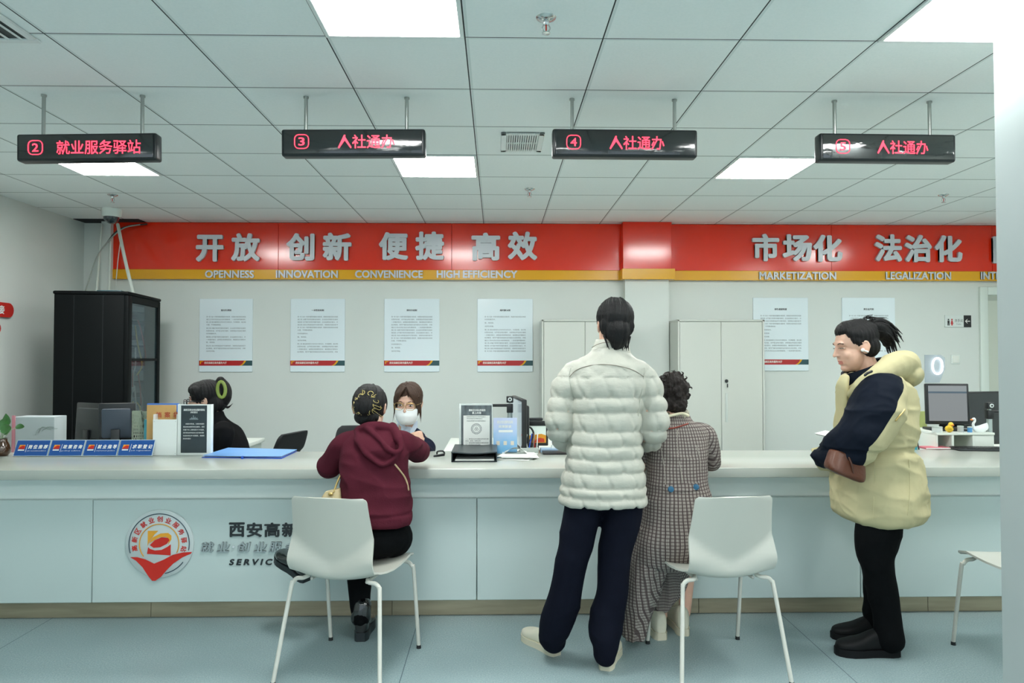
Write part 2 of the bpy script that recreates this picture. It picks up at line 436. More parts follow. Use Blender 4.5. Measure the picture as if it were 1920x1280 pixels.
vent(v2.x - .58, v2.y - .58, .58, .58, 'slatted air vent at the upper left corner of the ceiling', 9)

# dome camera
dc = Fz(209, 392, CEIL); t = thing('dome_camera', 'white dome security camera on the ceiling above the black rack', 'security camera', dc)
MB().lathe(dc, [(.085, 0), (.088, -.02), (.083, -.06), (.07, -.075)]).build('housing', m_white_trim, t)
MB().lathe(dc, [(.068, -.072), (.062, -.1), (.045, -.125), (.02, -.138), (.0, -.14)]).build('dome', mat('dark_dome', (28, 42, 50), .1, coat=1), t)
MB().add(*ell(dc + Vector((.0, -.05, -.108)), (.018, .012, .018))).build('lens', m_black, t)

# ================================================================ HANGING LED SIGNS
m_sign = mat('sign_black', (14, 22, 25), .35)
m_film = mat('sign_film', (10, 15, 17), .12, spec=.8, bump=.25, bscale=(7, 7, 14), coat=.6)
m_film2 = mat('sign_film_creased', (9, 13, 14), .07, spec=1., bump=.55, bscale=(6, 6, 11), coat=1.)
m_led = mat('red_led', (90, 5, 15), .5, emit=(1, .045, .085), estr=2.2)
def led_sign(num, word, px0, py0, px1, py1, dy0, dy1, rods, rtop, label, wx, film):
    Y0 = 3.77; a, b = P(px0, (py0 + py1) / 2 + dy0, Y0), P(px1, (py0 + py1) / 2 + dy1, Y0)
    c = (a + b) / 2; w = b.x - a.x; hgt = (py1 - py0) * Y0 / F_PX; roll = math.atan2(b.z - a.z, w)
    t = thing('led_sign', label, 'hanging sign', (c.x, c.y, c.z - hgt / 2), 'hanging sign boards')
    R = Matrix.Rotation(-roll, 3, 'Y'); ex, ez = R @ Vector((1, 0, 0)), R @ Vector((0, 0, 1))
    MB().box(c + Vector((0, .035, 0)), (w, .07, hgt), bevel=.012, seg=3, R=R).build('housing', m_sign, t)
    MB().box(c + Vector((0, -.0015, 0)), (w - .03, .006, hgt - .022), bevel=.003, R=R).build('screen', film, t)
    f0 = c + Vector((0, -.006, 0)); k = Y0 / F_PX
    for i, rx in enumerate(rods):
        q = P(rx, (py0 + py1) / 2, Y0); zt = c.z + hgt / 2 - .006
        r = MB().cyl((q.x, Y0 + .035, zt), (q.x, Y0 + .035, CEIL - .004), .0095, n=16).build('hanger_rod', m_steel, t)
        MB().cyl((q.x, Y0 + .035, CEIL - .010), (q.x, Y0 + .035, CEIL - .001), .014, n=16).build('flange', m_steel, r)
    # number in a rounded square
    O = f0 + ex * ((wx[0] - (px0 + px1) / 2) * k) - ez * (.5 * 26 * k) - ez * (wx[3] * k); s = 26 * k
    pts = []
    for cx, cy, a0 in ((s - .022, s - .022, 0), (.022, s - .022, 90), (.022, .022, 180), (s - .022, .022, 270)):
        for j in range(4): pts.append((cx + .022 * math.cos(rad(a0 + 30 * j)), cy + .022 * math.sin(rad(a0 + 30 * j))))
    pp = [O + ex * x + ez * y for x, y in pts]; pp.append(pp[0])
    MB().tube(pp, .0026, 6, 1).build('number_border', m_led, t)
    lettering('number', num, O + ex * s * .27 + ez * s * .2, ex, ez, s * .46, s * .6, m_led, t, .018, res=2)
    O = f0 + ex * ((wx[1] - (px0 + px1) / 2) * k) - ez * (.5 * 27 * k) - ez * (wx[3] * k)
    lettering('lettering', word, O, ex, ez, (wx[2] - wx[1]) * k, 26 * k, m_led, t, .012, res=1)
led_sign('2', '就业服务驿站', 30, 249, 293, 300, 2, -1, (73, 260), 180, 'black hanging sign numbered 2 with six red characters, leftmost', (56, 108, 263, 1), m_film)
led_sign('3', '人社通办', 527, 241, 797, 292, .5, -.5, (570, 761), 172, 'black hanging sign numbered 3, second from the left', (553, 634, 740, -1), m_film)
led_sign('4', '人社通办', 1036, 241, 1308, 294, -1, 1.5, (1074, 1268), 175, 'black hanging sign numbered 4 over the woman in the quilted coat', (1061, 1142, 1246, 0), m_film)
led_sign('5', '人社通办', 1537, 249, 1793, 302, -1, 2, (1571, 1751), 184, 'black hanging sign numbered 5 with creased film, above the parka', (1564, 1643, 1741, 0), m_film2)

# ================================================================ BACK WALL BANNER
m_red = mat('banner_red', (232, 42, 8), .15, spec=.7, var=.05, vscale=(2, 2, 2), bump=.03, bscale=(3, 3, 3))
m_yel = mat('banner_yellow', (230, 168, 22), .2, spec=.5)
m_letter = mat('letter_grey', (202, 206, 210), .4, metal=.15)
YB = WALL_Y - .05
bx0, bx1 = P(208, 470, YB).x, XR - .25
zt, zm, zb = CEIL - .004, P(800, 506, YB).z, P(800, 524, YB).z
def banner(x0, x1, yb, name, label, zoff=0):
    t = thing(name, label, 'banner sign', ((x0 + x1) / 2, yb, zb + zoff))
    return t
bl = banner(bx0, pa.x, YB, 'slogan_banner', 'long red and yellow slogan banner left of the pilaster, above the posters')
br = banner(pb.x, bx1, YB, 'slogan_banner', 'red and yellow slogan banner right of the pilaster, reading MARKETIZATION')
bp = banner(pa.x, pb.x, WALL_Y - .17, 'banner_wrap', 'plain red and yellow cover wrapped round the pilaster between the slogan banners')
def seams(x0, x1, pxs):
    e = [x0] + [P(p, 460, YB).x for p in pxs] + [x1]; return list(zip(e[:-1], e[1:]))
for t, segs in ((bl, seams(bx0, pa.x - .002, (522, 847))), (br, seams(pb.x + .002, bx1, (1559, 1860)))):
    for a, b in segs: MB().b2((a + .001, YB, zm + .001), (b - .001, WALL_Y - .001, zt), .002, 1).build('red_panel', m_red, t)
    MB().b2((segs[0][0], YB - .008, zb), (segs[-1][1], WALL_Y - .001, zm), .002, 1).build('yellow_stripe', m_yel, t)
yp = WALL_Y - .17
MB().b2((pa.x - .03, yp, zm + .001), (pb.x + .02, WALL_Y - .051, zt + .001), .003, 1).build('red_panel', m_red, bp)
MB().b2((pa.x - .04, yp - .012, zb - .004), (pb.x + .05, WALL_Y - .06, zm + .004), .002, 1).build('yellow_stripe', m_yel, bp)
for s, x0, y0, x1, y1 in (('开', 369, 441, 421, 491), ('放', 435, 438, 489, 490), ('创', 538, 438, 591, 489), ('新', 606, 437, 660, 489), ('便', 711, 436, 766, 488), ('捷', 779, 435, 833, 488), ('高', 884, 437, 938, 489), ('效', 952, 435, 1007, 488)):
    letter_px('raised_character', s, x0, y0, x1, y1, YB - .003, m_letter, bl, bold=.042, depth=.03)
for s, x0, y0, x1, y1 in (('市', 1409, 439, 1459, 490), ('场', 1466, 440, 1520, 490), ('化', 1523, 441, 1577, 491), ('法', 1638, 440, 1688, 491), ('治', 1694, 441, 1744, 492), ('化', 1750, 442, 1801, 492), ('国', 1859, 444, 1909, 494)):
    letter_px('raised_character', s, x0, y0, x1, y1, YB - .003, m_letter, br, bold=.042, depth=.03)
for s, x0, x1 in (('OPENNESS', 385, 477), ('INNOVATION', 518, 634), ('CONVENIENCE', 666, 793), ('HIGH', 819, 862), ('EFFICIENCY', 868, 970)):
    letter_px('raised_word', s, x0, 507, x1, 521, YB - .010, m_letter, bl, bold=.03, depth=.012)
for s, x0, x1 in (('MARKETIZATION', 1423, 1567), ('LEGALIZATION', 1660, 1782), ('INTERNATIONALIZATION', 1838, 2040)):
    letter_px('raised_word', s, x0, 510, x1, 524, YB - .010, m_letter, br, bold=.03, depth=.012)

# ================================================================ POSTERS
m_poster = mat('poster_acrylic', (224, 236, 240), .16, spec=.5, coat=.3)
m_ink = mat('ink', (52, 58, 62), .5)
m_ink2 = mat('grey_ink', (98, 108, 112), .5)
m_pred = mat('poster_red', (178, 28, 30), .3)
m_pgreen = mat('poster_green', (40, 78, 82), .3)
m_whiteprint = mat('white_print', (235, 232, 225), .5)
BODY = ['第一条 为进一步提升服务质量和办事效率，根据有关规定制定本制度', '窗口工作人员应当主动热情接待，一次讲清所需材料。', '第二条 首位接待的工作人员为责任人，负责解答、登记和', '办理，不得推诿拖延。', '第三条 对属于职责范围内的事项，应当及时受理并在规定', '时限内办结，对不能当场办理的，说明理由并告知办理的', '时间和联系人。', '第四条 对不属于职责范围的事项，应当指明承办窗口，并', '一并做好登记，以便查询和跟踪回访，确保群众的事有人', '管、有回音。', '第五条 违反本制度造成不良影响的，按照有关规定给予', '批评教育，情节严重的依照规定追究相关人员的责任，并取', '消评优资格。']
def poster(px0, px1, title, label, order, py0=560, py1=697):
    Yp = WALL_Y - .012; a, b = P(px0, py1, Yp), P(px1, py0, Yp); w, h = b.x - a.x, b.z - a.z
    t = thing('notice_poster', label, 'poster', (a.x + w / 2, WALL_Y, a.z), 'notice posters on the back wall')
    MB().b2((a.x, Yp, a.z), (b.x, WALL_Y - .001, b.z), .002, 1).build('board', m_poster, t)
    ex, ez = Vector((1, 0, 0)), Vector((0, 0, 1)); O = Vector((a.x, Yp, a.z))
    lettering('title', title, O + ex * w * .36 + ez * h * .828, ex, ez, w * .28, h * .028, m_ink, t, .03, res=1, fit='keep')
    rnd = random.Random(order); rows = []; z = .775
    lines = BODY[:] if order == 0 else BODY[0:1] + [BODY[(i * 3 + order) % 13] for i in range(1, 13)]
    mb = MB()
    for s in lines:
        full = len(s) > 16
        co, f = text_mesh(s, 0, 0, 1)
        k = (w * (.74 if full else .028 * len(s))) / (co[:, 0].max() - co[:, 0].min()); z0 = z - .03
        mb.add([O + ex * (w * .13 + c[0] * k) + ez * (h * z0 + c[1] * h * .021) + Vector((0, -.0006, 0)) for c in co], f)
        z -= .0365 if full else .047
    mb.build('body_lettering', m_ink2, t, smooth=False)
    z0, z1 = h * .085, h * .155
    MB().prism([(0, z0), (w * .80, z0), (w * .86, z1), (0, z1)], O + Vector((0, -.0002, 0)), ex, ez, .0006).build('red_strip', m_pred, t, smooth=False)
    cur = [(w * .76, z0), (w * .80, z0 + .25 * (z1 - z0)), (w * .83, z0 + .6 * (z1 - z0)), (w * .85, z1)]
    MB().prism([(w * .80, z0), (w, z0), (w, z1), (w * .86, z1)], O + Vector((0, -.0002, 0)), ex, ez, .0006).build('green_strip', m_pgreen, t, smooth=False)
    MB().prism(cur + [(x + w * .035, y) for x, y in cur[::-1]], O + Vector((0, -.0008, 0)), ex, ez, .0006).build('gold_curve', m_yel, t, smooth=False)
    lettering('strip_text', '西安高新区政务服务大厅', O + ex * w * .10 + ez * (z0 + .3 * (z1 - z0)), ex, ez, w * .42, (z1 - z0) * .5, m_whiteprint, t, .03, res=1)
    MB().prism([(w * .02, z1 - .035), (w * .035, z1 - .035), (w * .04, z1 - .014), (w * .08, z1 - .012), (w * .08, z1 - .006), (w * .02, z1 - .006)], O + Vector((0, -.0008, 0)), ex, ez, .0006).build('strip_emblem', m_yel, t, smooth=False)
poster(373, 474, '首问负责制', 'pale notice poster nearest the black rack, above the clerk with the hair clip', 0)
poster(544, 647, '一次性告知制', 'pale notice poster under the word INNOVATION', 1)
poster(720, 824, '限时办结制', 'pale notice poster directly above the masked clerk', 2)
poster(895, 999, '超时默认制', 'pale notice poster just left of the first white cabinet', 3)
poster(1413, 1515, '绿色通道制度', 'pale notice poster partly hidden by the right white cabinet', 4, 558, 695)
poster(1580, 1678, '责任追究制', 'pale notice poster behind the head of the woman in the parka', 5, 558, 695)

# ---- restroom sign, light switch, ring-lamp pouch, red plates on the left wall
Yw = WALL_Y - .01
a, b = P(1772, 613, Yw), P(1821, 591, Yw)
t = thing('restroom_sign', 'small restroom direction sign with black arrow end, beside the door', 'sign', (a.x, WALL_Y, a.z))
k = P(1807, 600, Yw).x
MB().b2((a.x, Yw, a.z), (k, WALL_Y - .001, b.z), .001, 1).build('plate', mat('sign_pale', (214, 222, 218), .3), t)
MB().b2((k, Yw, a.z), (b.x, WALL_Y - .001, b.z), .001, 1).build('arrow_plate', m_black, t)
def person_icon(px, m, skirt):
    q = P(px, 610, Yw - .001); ex, ez = (1, 0, 0), (0, 0, 1); mb = MB(); s = .0052
    body = [(-2, 0), (-.3, 0), (-.3, 4), (.3, 4), (.3, 0), (2, 0), (2, 10), (-2, 10)] if not skirt else [(-1.3, 0), (1.3, 0), (1.3, 3), (2.8, 3), (1.2, 10), (-1.2, 10), (-2.8, 3), (-1.3, 3)]
    mb.prism([(x * s, y * s) for x, y in body], q, ex, ez, .0008)
    mb.prism([(1.6 * s * math.cos(j * PI / 6), 12 * s + 1.6 * s * math.sin(j * PI / 6)) for j in range(12)], q, ex, ez, .0008)
    mb.build('figure_icon', m, t, smooth=False)
person_icon(1778.5, m_black, False); person_icon(1785, mat('icon_red', (190, 60, 60), .5), True)
letter_px('lettering', '洗手间', 1790, 598, 1805, 604, Yw - .001, m_ink, t, res=1); letter_px('lettering', 'Toilet', 1793, 606, 1802, 609, Yw - .001, m_ink2, t, res=1)
q = P(1814, 602, Yw - .001)
arrow = MB().b2((q.x - .022, Yw - .002, q.z - .004), (q.x + .026, Yw - .0005, q.z + .004))
for s in (-1, 1): arrow.tube([(q.x - .022, Yw - .0012, q.z), (q.x - .002, Yw - .0012, q.z + s * .02)], .003, 6, 1)
arrow.build('arrow', m_whiteprint, t, smooth=False)
a, b = P(1784, 682, Yw), P(1800, 665, Yw)
t = thing('light_switch', 'white wall switch left of the door frame', 'light switch', ((a.x + b.x) / 2, WALL_Y, a.z))
MB().b2((a.x, Yw - .002, a.z), (b.x, WALL_Y - .001, b.z), .004).build('plate', m_white_trim, t)
MB().b2((a.x + .012, Yw - .007, a.z + .012), (b.x - .012, Yw - .001, b.z - .012), .003).build('rocker', mat('switch_rocker', (226, 230, 222), .3), t)
m_plate = mat('red_plate', (196, 40, 34), .3)
m_plate_letter = mat('plate_letters', (225, 228, 226), .5)
def wall_plate(px1, py0, py1, word, label):
    hi, lo = Fx(px1, py0, XL + .02), Fx(px1, py1, XL + .02); h = hi.z - lo.z; y1 = hi.y; y0 = y1 - .62; r = h / 2
    t = thing('wall_plate', label, 'wall plate', (XL, (y0 + y1) / 2, lo.z))
    pts = []
    for cy, a0 in ((y1 - r - y0, -90), (r, 90)):
        for j in range(9): pts.append((cy + r * math.cos(rad(a0 + 22.5 * j)), r + r * math.sin(rad(a0 + 22.5 * j))))
    MB().prism(pts, (XL + .001, y0, lo.z), (0, 1, 0), (0, 0, 1), .02).build('plate', m_plate, t)
    if word: lettering('lettering', word, Vector((XL + .0215, y0 + .12, lo.z + h * .2)), (0, 1, 0), (0, 0, 1), y1 - y0 - .24, h * .6, m_plate_letter, t, .03)
wall_plate(26, 569, 596, '服务对接', 'red rounded plate with white characters on the left wall, the upper one')
wall_plate(2, 605, 626, '', 'red rounded plate on the left wall, lower one cut by the picture edge')
# ================================================================ COUNTER
m_top = mat('solid_surface', (178, 183, 175), .2, spec=.5, var=.02, vscale=(2, 2, 2))
m_panel = mat('counter_panel', (192, 207, 205), .38, spec=.4, var=.02, vscale=(1, 1, 1))
m_apron = mat('counter_apron', (234, 244, 241), .4)
m_kick = mat('kick_steel', (176, 164, 140), .4, metal=.7, var=.18, vscale=(3, 3, 30))
CT = .823; CX0, CX1 = XL + .01, 4.6; CYF, CYB = 3.745, 4.45
counter = thing('service_counter', 'long white service counter across the hall with steel kick plate', 'counter', (0, 4.0, 0))
MB().b2((CX0, CYF, CT - .052), (CX1, CYB, CT), .006).build('worktop', m_top, counter)
MB().b2((CX0, 3.93, .62), (CX1, 3.99, CT - .053), .002, 1).build('apron', m_apron, counter)
pz0, pz1 = .098, .642
joints = [CX0, P(173, 1020, 3.885).x, P(894, 1020, 3.885).x, P(1613, 1020, 3.885).x, CX1]
for a, b in zip(joints[:-1], joints[1:]): MB().b2((a + .0015, 3.885, pz0), (b - .0015, 3.925, pz1), .003, 1).build('front_panel', m_panel, counter)
kj = [CX0, P(283, 1135, 3.94).x, P(735, 1135, 3.94).x, P(1310, 1135, 3.94).x, P(1740, 1135, 3.94).x, CX1]
for a, b in zip(kj[:-1], kj[1:]): MB().b2((a + .0008, 3.94, .001), (b - .0008, 3.97, .118), .001, 1).build('kick_plate', m_kick, counter)
MB().b2((CX0, 4.0, .001), (CX1, 4.03, CT - .053)).build('inner_panel', m_panel, counter)
# emblem and company lettering on the front panel
YP = 3.885; k = YP / F_PX
ex, ez = Vector((1, 0, 0)), Vector((0, 0, 1))
m_disc = mat('emblem_disc', (196, 206, 206), .25); m_er = mat('emblem_red', (200, 36, 22), .4); m_eo = mat('emblem_orange', (226, 160, 44), .4); m_en = mat('emblem_navy', (36, 66, 82), .4)
ec = P(301, 1018, YP)
R0 = 62 * k
MB().lathe(ec, [(R0, 0), (R0, .010), (R0 - .004, .013), (0, .0132)], 64, M=Matrix.Rotation(PI / 2, 3, 'X')).build('emblem', m_disc, counter, 'round white emblem with a red check mark'); em = bpy.data.objects[[o.name for o in counter.children if o.name.startswith('emblem')][0]]
def arc(r, a0, a1, wd, m, nm, dd=.0155):
    pts = [ec + Vector((r * math.cos(rad(a)), -dd, r * math.sin(rad(a)))) for a in np.linspace(a0, a1, 40)]
    MB().tube(pts, (wd, .001) if False else wd, 8, 1).build(nm, m, em)
arc(55 * k, -12, 197, .0022, m_en, 'navy_ring'); arc(55 * k, -78, -38, .0022, m_en, 'navy_ring'); arc(36 * k, -26, 218, .0026, m_eo, 'orange_ring')
def shape(pts, m, nm, dd=.0135):
    MB().prism([(x * k, -y * k) for x, y in pts], ec + Vector((0, -dd, 0)), ex, ez, .002).build(nm, m, em, smooth=False)
shape([(-52, 24), (-40, 24), (-25, 28), (-9, 36), (8, 29), (25, 20), (42, 16), (60, 15), (58, 18), (42, 25), (26, 36), (14, 48), (4, 60), (-6, 67), (-12, 67), (-18, 60), (-30, 42), (-42, 30)], m_er, 'check_mark', .0145)
shape([(-21, -24), (-2, -24), (-9, -17), (-19, -3), (-21, 4)], m_eo, 'flag_shape'); shape([(-19, -1), (-12, -12), (2, -19), (16, -20), (22, -15), (22, -8), (16, 2), (18, -8), (12, -13), (0, -12), (-12, -5)], m_eo, 'flag_shape', .0137)
shape([(-17, 2), (-8, -7), (4, -12), (16, -11), (19, -7), (14, 0), (2, 6), (-10, 7)], m_er, 'petal', .0141)
shape([(-20, 6), (-17, 9), (-8, 12), (4, 11), (14, 6), (21, 1), (21, 21), (-22, 18)], m_er, 'petal', .0139)
for i, ch in enumerate('高新区就业创业服务驿站'):
    a = rad(190 - 20.2 * i); rr = 45.5 * k; s = 10.5 * k
    cc = ec + Vector((rr * math.cos(a), -.0142, rr * math.sin(a))); ey = Vector((math.cos(a), 0, math.sin(a))); e1 = Vector((math.sin(a), 0, -math.cos(a)))
    lettering('ring_character', ch, cc - e1 * s / 2 - ey * s / 2, e1, ey, s, s, m_er, em, .025, res=1)
ct = counter
m_bl = mat('letter_black', (28, 36, 40), .4); m_si = mat('letter_silver', (170, 180, 182), .3, metal=.5)
for i, ch in enumerate('西安高新'): letter_px('raised_character', ch, 430 + 33 * i, 979, 459 + 33 * i, 1006, YP, m_bl, ct, bold=.022, depth=.008)
for ch, x in (('就', 377), ('业', 407), ('·', 435), ('创', 446), ('业', 476), ('服', 504), ('务', 534)):
    if ch == '·': MB().cyl(P(437.5, 1025, YP), P(437.5, 1025, YP - .01), .006).build('dot', m_si, ct); continue
    letter_px('raised_character', ch, x, 1015, x + 25, 1034, YP, m_si, ct, bold=.022, depth=.012, shear=.15)
letter_px('raised_word', 'SERVICES', 430, 1047, 538, 1059, YP, m_bl, ct, bold=.03, depth=.006, spacing=1.5, shear=.2)

# ================================================================ DESKS BEHIND THE COUNTER
m_desk = mat('desk_white', (216, 222, 214), .35); m_desk_side = mat('desk_side', (178, 188, 182), .5)
def desk(x0, x1, y0, y1, label, z=.75):
    t = thing('desk', label, 'desk', ((x0 + x1) / 2, (y0 + y1) / 2, 0))
    MB().b2((x0, y0, z - .03), (x1, y1, z), .004).build('desktop', m_desk, t)
    for x in (x0 + .02, x1 - .04): MB().b2((x, y0 + .03, 0), (x + .02, y1 - .03, z - .031)).build('side_panel', m_desk_side, t)
    MB().b2((x0 + .05, y1 - .08, .25), (x1 - .05, y1 - .06, z - .031)).build('modesty_panel', m_desk_side, t)
desk(-2.32, -1.88, 5.15, 5.87, 'white desk behind the clerk with the hair clip')
desk(-.375, .9, 4.47, 5.83, 'white return desk behind the black document tray')
desk(2.62, 4.4, 4.47, 5.6, 'white desk with computers in front of the door')

# ================================================================ CABINETS
m_cab = mat('cabinet_white', (197, 201, 193), .35); m_gap = mat('cabinet_gap', (120, 130, 122), .6)
def cabinet(px0, px1, label, ytop=599):
    Yc = 6.98; a, b = P(px0, 840, Yc), P(px1, ytop, Yc); H = b.z
    t = thing('steel_cabinet', label, 'cabinet', ((a.x + b.x) / 2, 7.17, 0), 'white steel cabinets against the wall')
    e = .018; bd = MB(); x0, x1 = a.x, b.x
    bd.b2((x0, Yc + .02, .001), (x1, WALL_Y - .045, H - e - .001))
    for lo, hi in (((x0, Yc, .001), (x0 + e, Yc + .03, H)), ((x1 - e, Yc, .001), (x1, Yc + .03, H)), ((x0, Yc, H - e), (x1, WALL_Y - .045, H)), ((x0, Yc, .001), (x1, Yc + .03, .06))): bd.b2(lo, hi, .002, 1)
    bd.build('body', m_cab, t)
    MB().b2((x0 + e, Yc + .012, .06), (x1 - e, Yc + .0195, H - e)).build('shadow_gap', m_gap, t)
    mid = (x0 + x1) / 2
    for i, (d0, d1) in enumerate(((x0 + e + .003, mid - .0015), (mid + .0015, x1 - e - .003))):
        d = MB().b2((d0, Yc + .002, .064), (d1, Yc + .018, H - e - .004), .003, 1).build('door', m_cab, t)
        if i:
            hz = P(0, 762, Yc).z - .02; hx = d0 + .048
            MB().b2((hx - .012, Yc - .002, hz - .14), (hx + .012, Yc + .004, hz + .14), .004).build('handle', mat('handle_grey', (196, 204, 198), .3), d)
            MB().lathe((hx, Yc + .002, hz + .26), [(.016, 0), (.016, .01), (.0, .012)], 16, M=Matrix.Rotation(PI / 2, 3, 'X')).build('lock', m_black, d)
            MB().box((hx + .006, Yc - .012, hz + .215), (.012, .004, .035), bevel=.002).build('key', m_dark, d)
cabinet(1016, 1178, 'white two-door cabinet behind the woman in the quilted coat')
cabinet(1272, 1433, 'white two-door cabinet with visible lock right of the pilaster')

# ================================================================ SERVER RACK
m_rack = mat('rack_black', (9, 13, 14), .6, spec=.12, var=.1, vscale=(5, 5, 5))
m_rglass = mat('rack_glass', (58, 84, 92), .06, spec=.6, trans=0, alpha=.42, coat=.5)
rt = P(240, 546, 6.2); RH = rt.z
rot = rad(7); eX, eY = Vector((math.cos(rot), math.sin(rot), 0)), Vector((-math.sin(rot), math.cos(rot), 0))
W_, D_ = .585, .80
A0 = Vector((rt.x, rt.y, 0))                      # nearest corner
rack = thing('server_rack', 'tall black server rack with glazed side in the corner', 'server rack', A0 - eX * W_ / 2 + eY * D_ / 2)
def rp(x, y, z): return A0 + eX * x + eY * y + Vector((0, 0, z))
def rbox(mb, x0, x1, y0, y1, z0, z1, bv=.0): return mb.box(rp((x0 + x1) / 2, (y0 + y1) / 2, (z0 + z1) / 2), (x1 - x0, y1 - y0, z1 - z0), rot, bv)
s = MB(); rbox(s, -W_, -.03, 0, .025, .02, RH - .03, .004); rbox(s, -W_, -.03, D_ - .025, D_, .02, RH - .03, .004); rbox(s, -W_, -W_ + .02, .025, D_ - .025, .02, RH - .03); s.build('side_panel', m_rack, rack)
s = MB(); rbox(s, -W_ - .01, .01, -.01, D_ + .01, RH - .03, RH, .012); s.build('top', m_rack, rack); s = MB(); rbox(s, -W_, 0, 0, D_, .001, .06, .005); s.build('base', m_rack, rack)
s = MB(); rbox(s, -.03, .005, 0, .09, .06, RH - .032, .006); rbox(s, -.03, .005, D_ - .07, D_, .06, RH - .032, .006); rbox(s, -.03, .005, .09, D_ - .07, RH - .09, RH - .032); rbox(s, -.03, .005, .09, D_ - .07, .06, .12); zz = 1.38; rbox(s, -.03, .002, .09, D_ - .07, zz - .012, zz + .012); s.build('door_frame', m_rack, rack)
s = MB(); rbox(s, -.012, -.008, .09, D_ - .07, .12, RH - .09); s.build('door_glass', m_rglass, rack)
s = MB(); rbox(s, -W_ + .155, -W_ + .158, -.003, 0, .03, RH - .04); rbox(s, -.20, -.196, -.003, 0, .03, RH - .04); s.build('panel_seam', m_black, rack)
rnd = random.Random(3)
mg1, mg2 = mat('switch_grey', (120, 140, 146), .4), mat('switch_teal', (70, 100, 108), .4)
mcb = [mat('cable_white', (200, 205, 200), .5), mat('cable_yellow', (210, 190, 90), .5), mat('cable_grey', (130, 140, 140), .5), mat('cable_red', (170, 60, 40), .5)]
z = .9
for i in range(11):
    h_ = rnd.choice((.045, .06, .09)); s = MB(); rbox(s, -.30, -.10, .12, D_ - .12, z, z + h_, .003); s.build('rack_unit', (mg1, mg2, m_dark)[i % 3], rack); z += h_ + rnd.choice((.02, .05))
s = MB(); rbox(s, -.09, -.085, .15, .3, RH - .22, RH - .13); s.build('paper_label', m_whiteprint, rack)
for i in range(16):
    y0, z0 = rnd.uniform(.12, D_ - .25), rnd.uniform(.95, 1.75); pts = [rp(-.09, y0, z0)]
    for j in range(3): y0 += rnd.uniform(-.07, .09); z0 -= rnd.uniform(.06, .2); pts.append(rp(-.05 - .03 * rnd.random(), min(max(y0, .1), D_ - .1), max(z0, .7)))
    MB().tube(pts, .006, 6, 4).build('cable', mcb[i % 4], rack)
# cable ducts from the ceiling to the rack
m_duct = mat('duct_white', (206, 214, 206), .45)
def duct(name, pts, r, label, m=m_duct): return tag(MB().tube(pts, r, 8, 3).build(name, m, loc=pts[0]), label, 'cable duct')
duct('cable_duct', [P(221, 421, 7.2), P(233, 480, 7.0), P(249, 548, 6.8)], .016, 'thick white cable duct slanting from the ceiling to the rack top')
duct('cable_duct', [P(191, 421, 7.30), P(186, 480, 7.2), P(181, 548, 7.0)], .011, 'thin pale cable duct hanging left of the corner box')
duct('cable_duct', [P(207, 455, 7.30), P(206, 500, 7.28), P(204, 548, 7.2)], .014, 'white upright cable duct at the end of the red banner')
duct('cable', [P(226, 450, 7.25), P(221, 490, 7.2), P(217, 535, 7.1)], .004, 'thin pale cable hanging in front of the banner end')
duct('cable', [P(262, 421, 7.3), P(235, 426, 7.25), P(215, 440, 7.22), P(196, 460, 7.2), P(180, 485, 7.15), P(160, 546, 6.9)], .006, 'thin grey cable looping from the ceiling gap down to the rack', mat('cable_dim', (150, 158, 150), .5))
duct('cable', [P(275, 420, 7.34), P(240, 424, 7.32), P(218, 434, 7.30), P(202, 453, 7.29)], .008, 'black cable curling out of the ceiling gap', m_black)

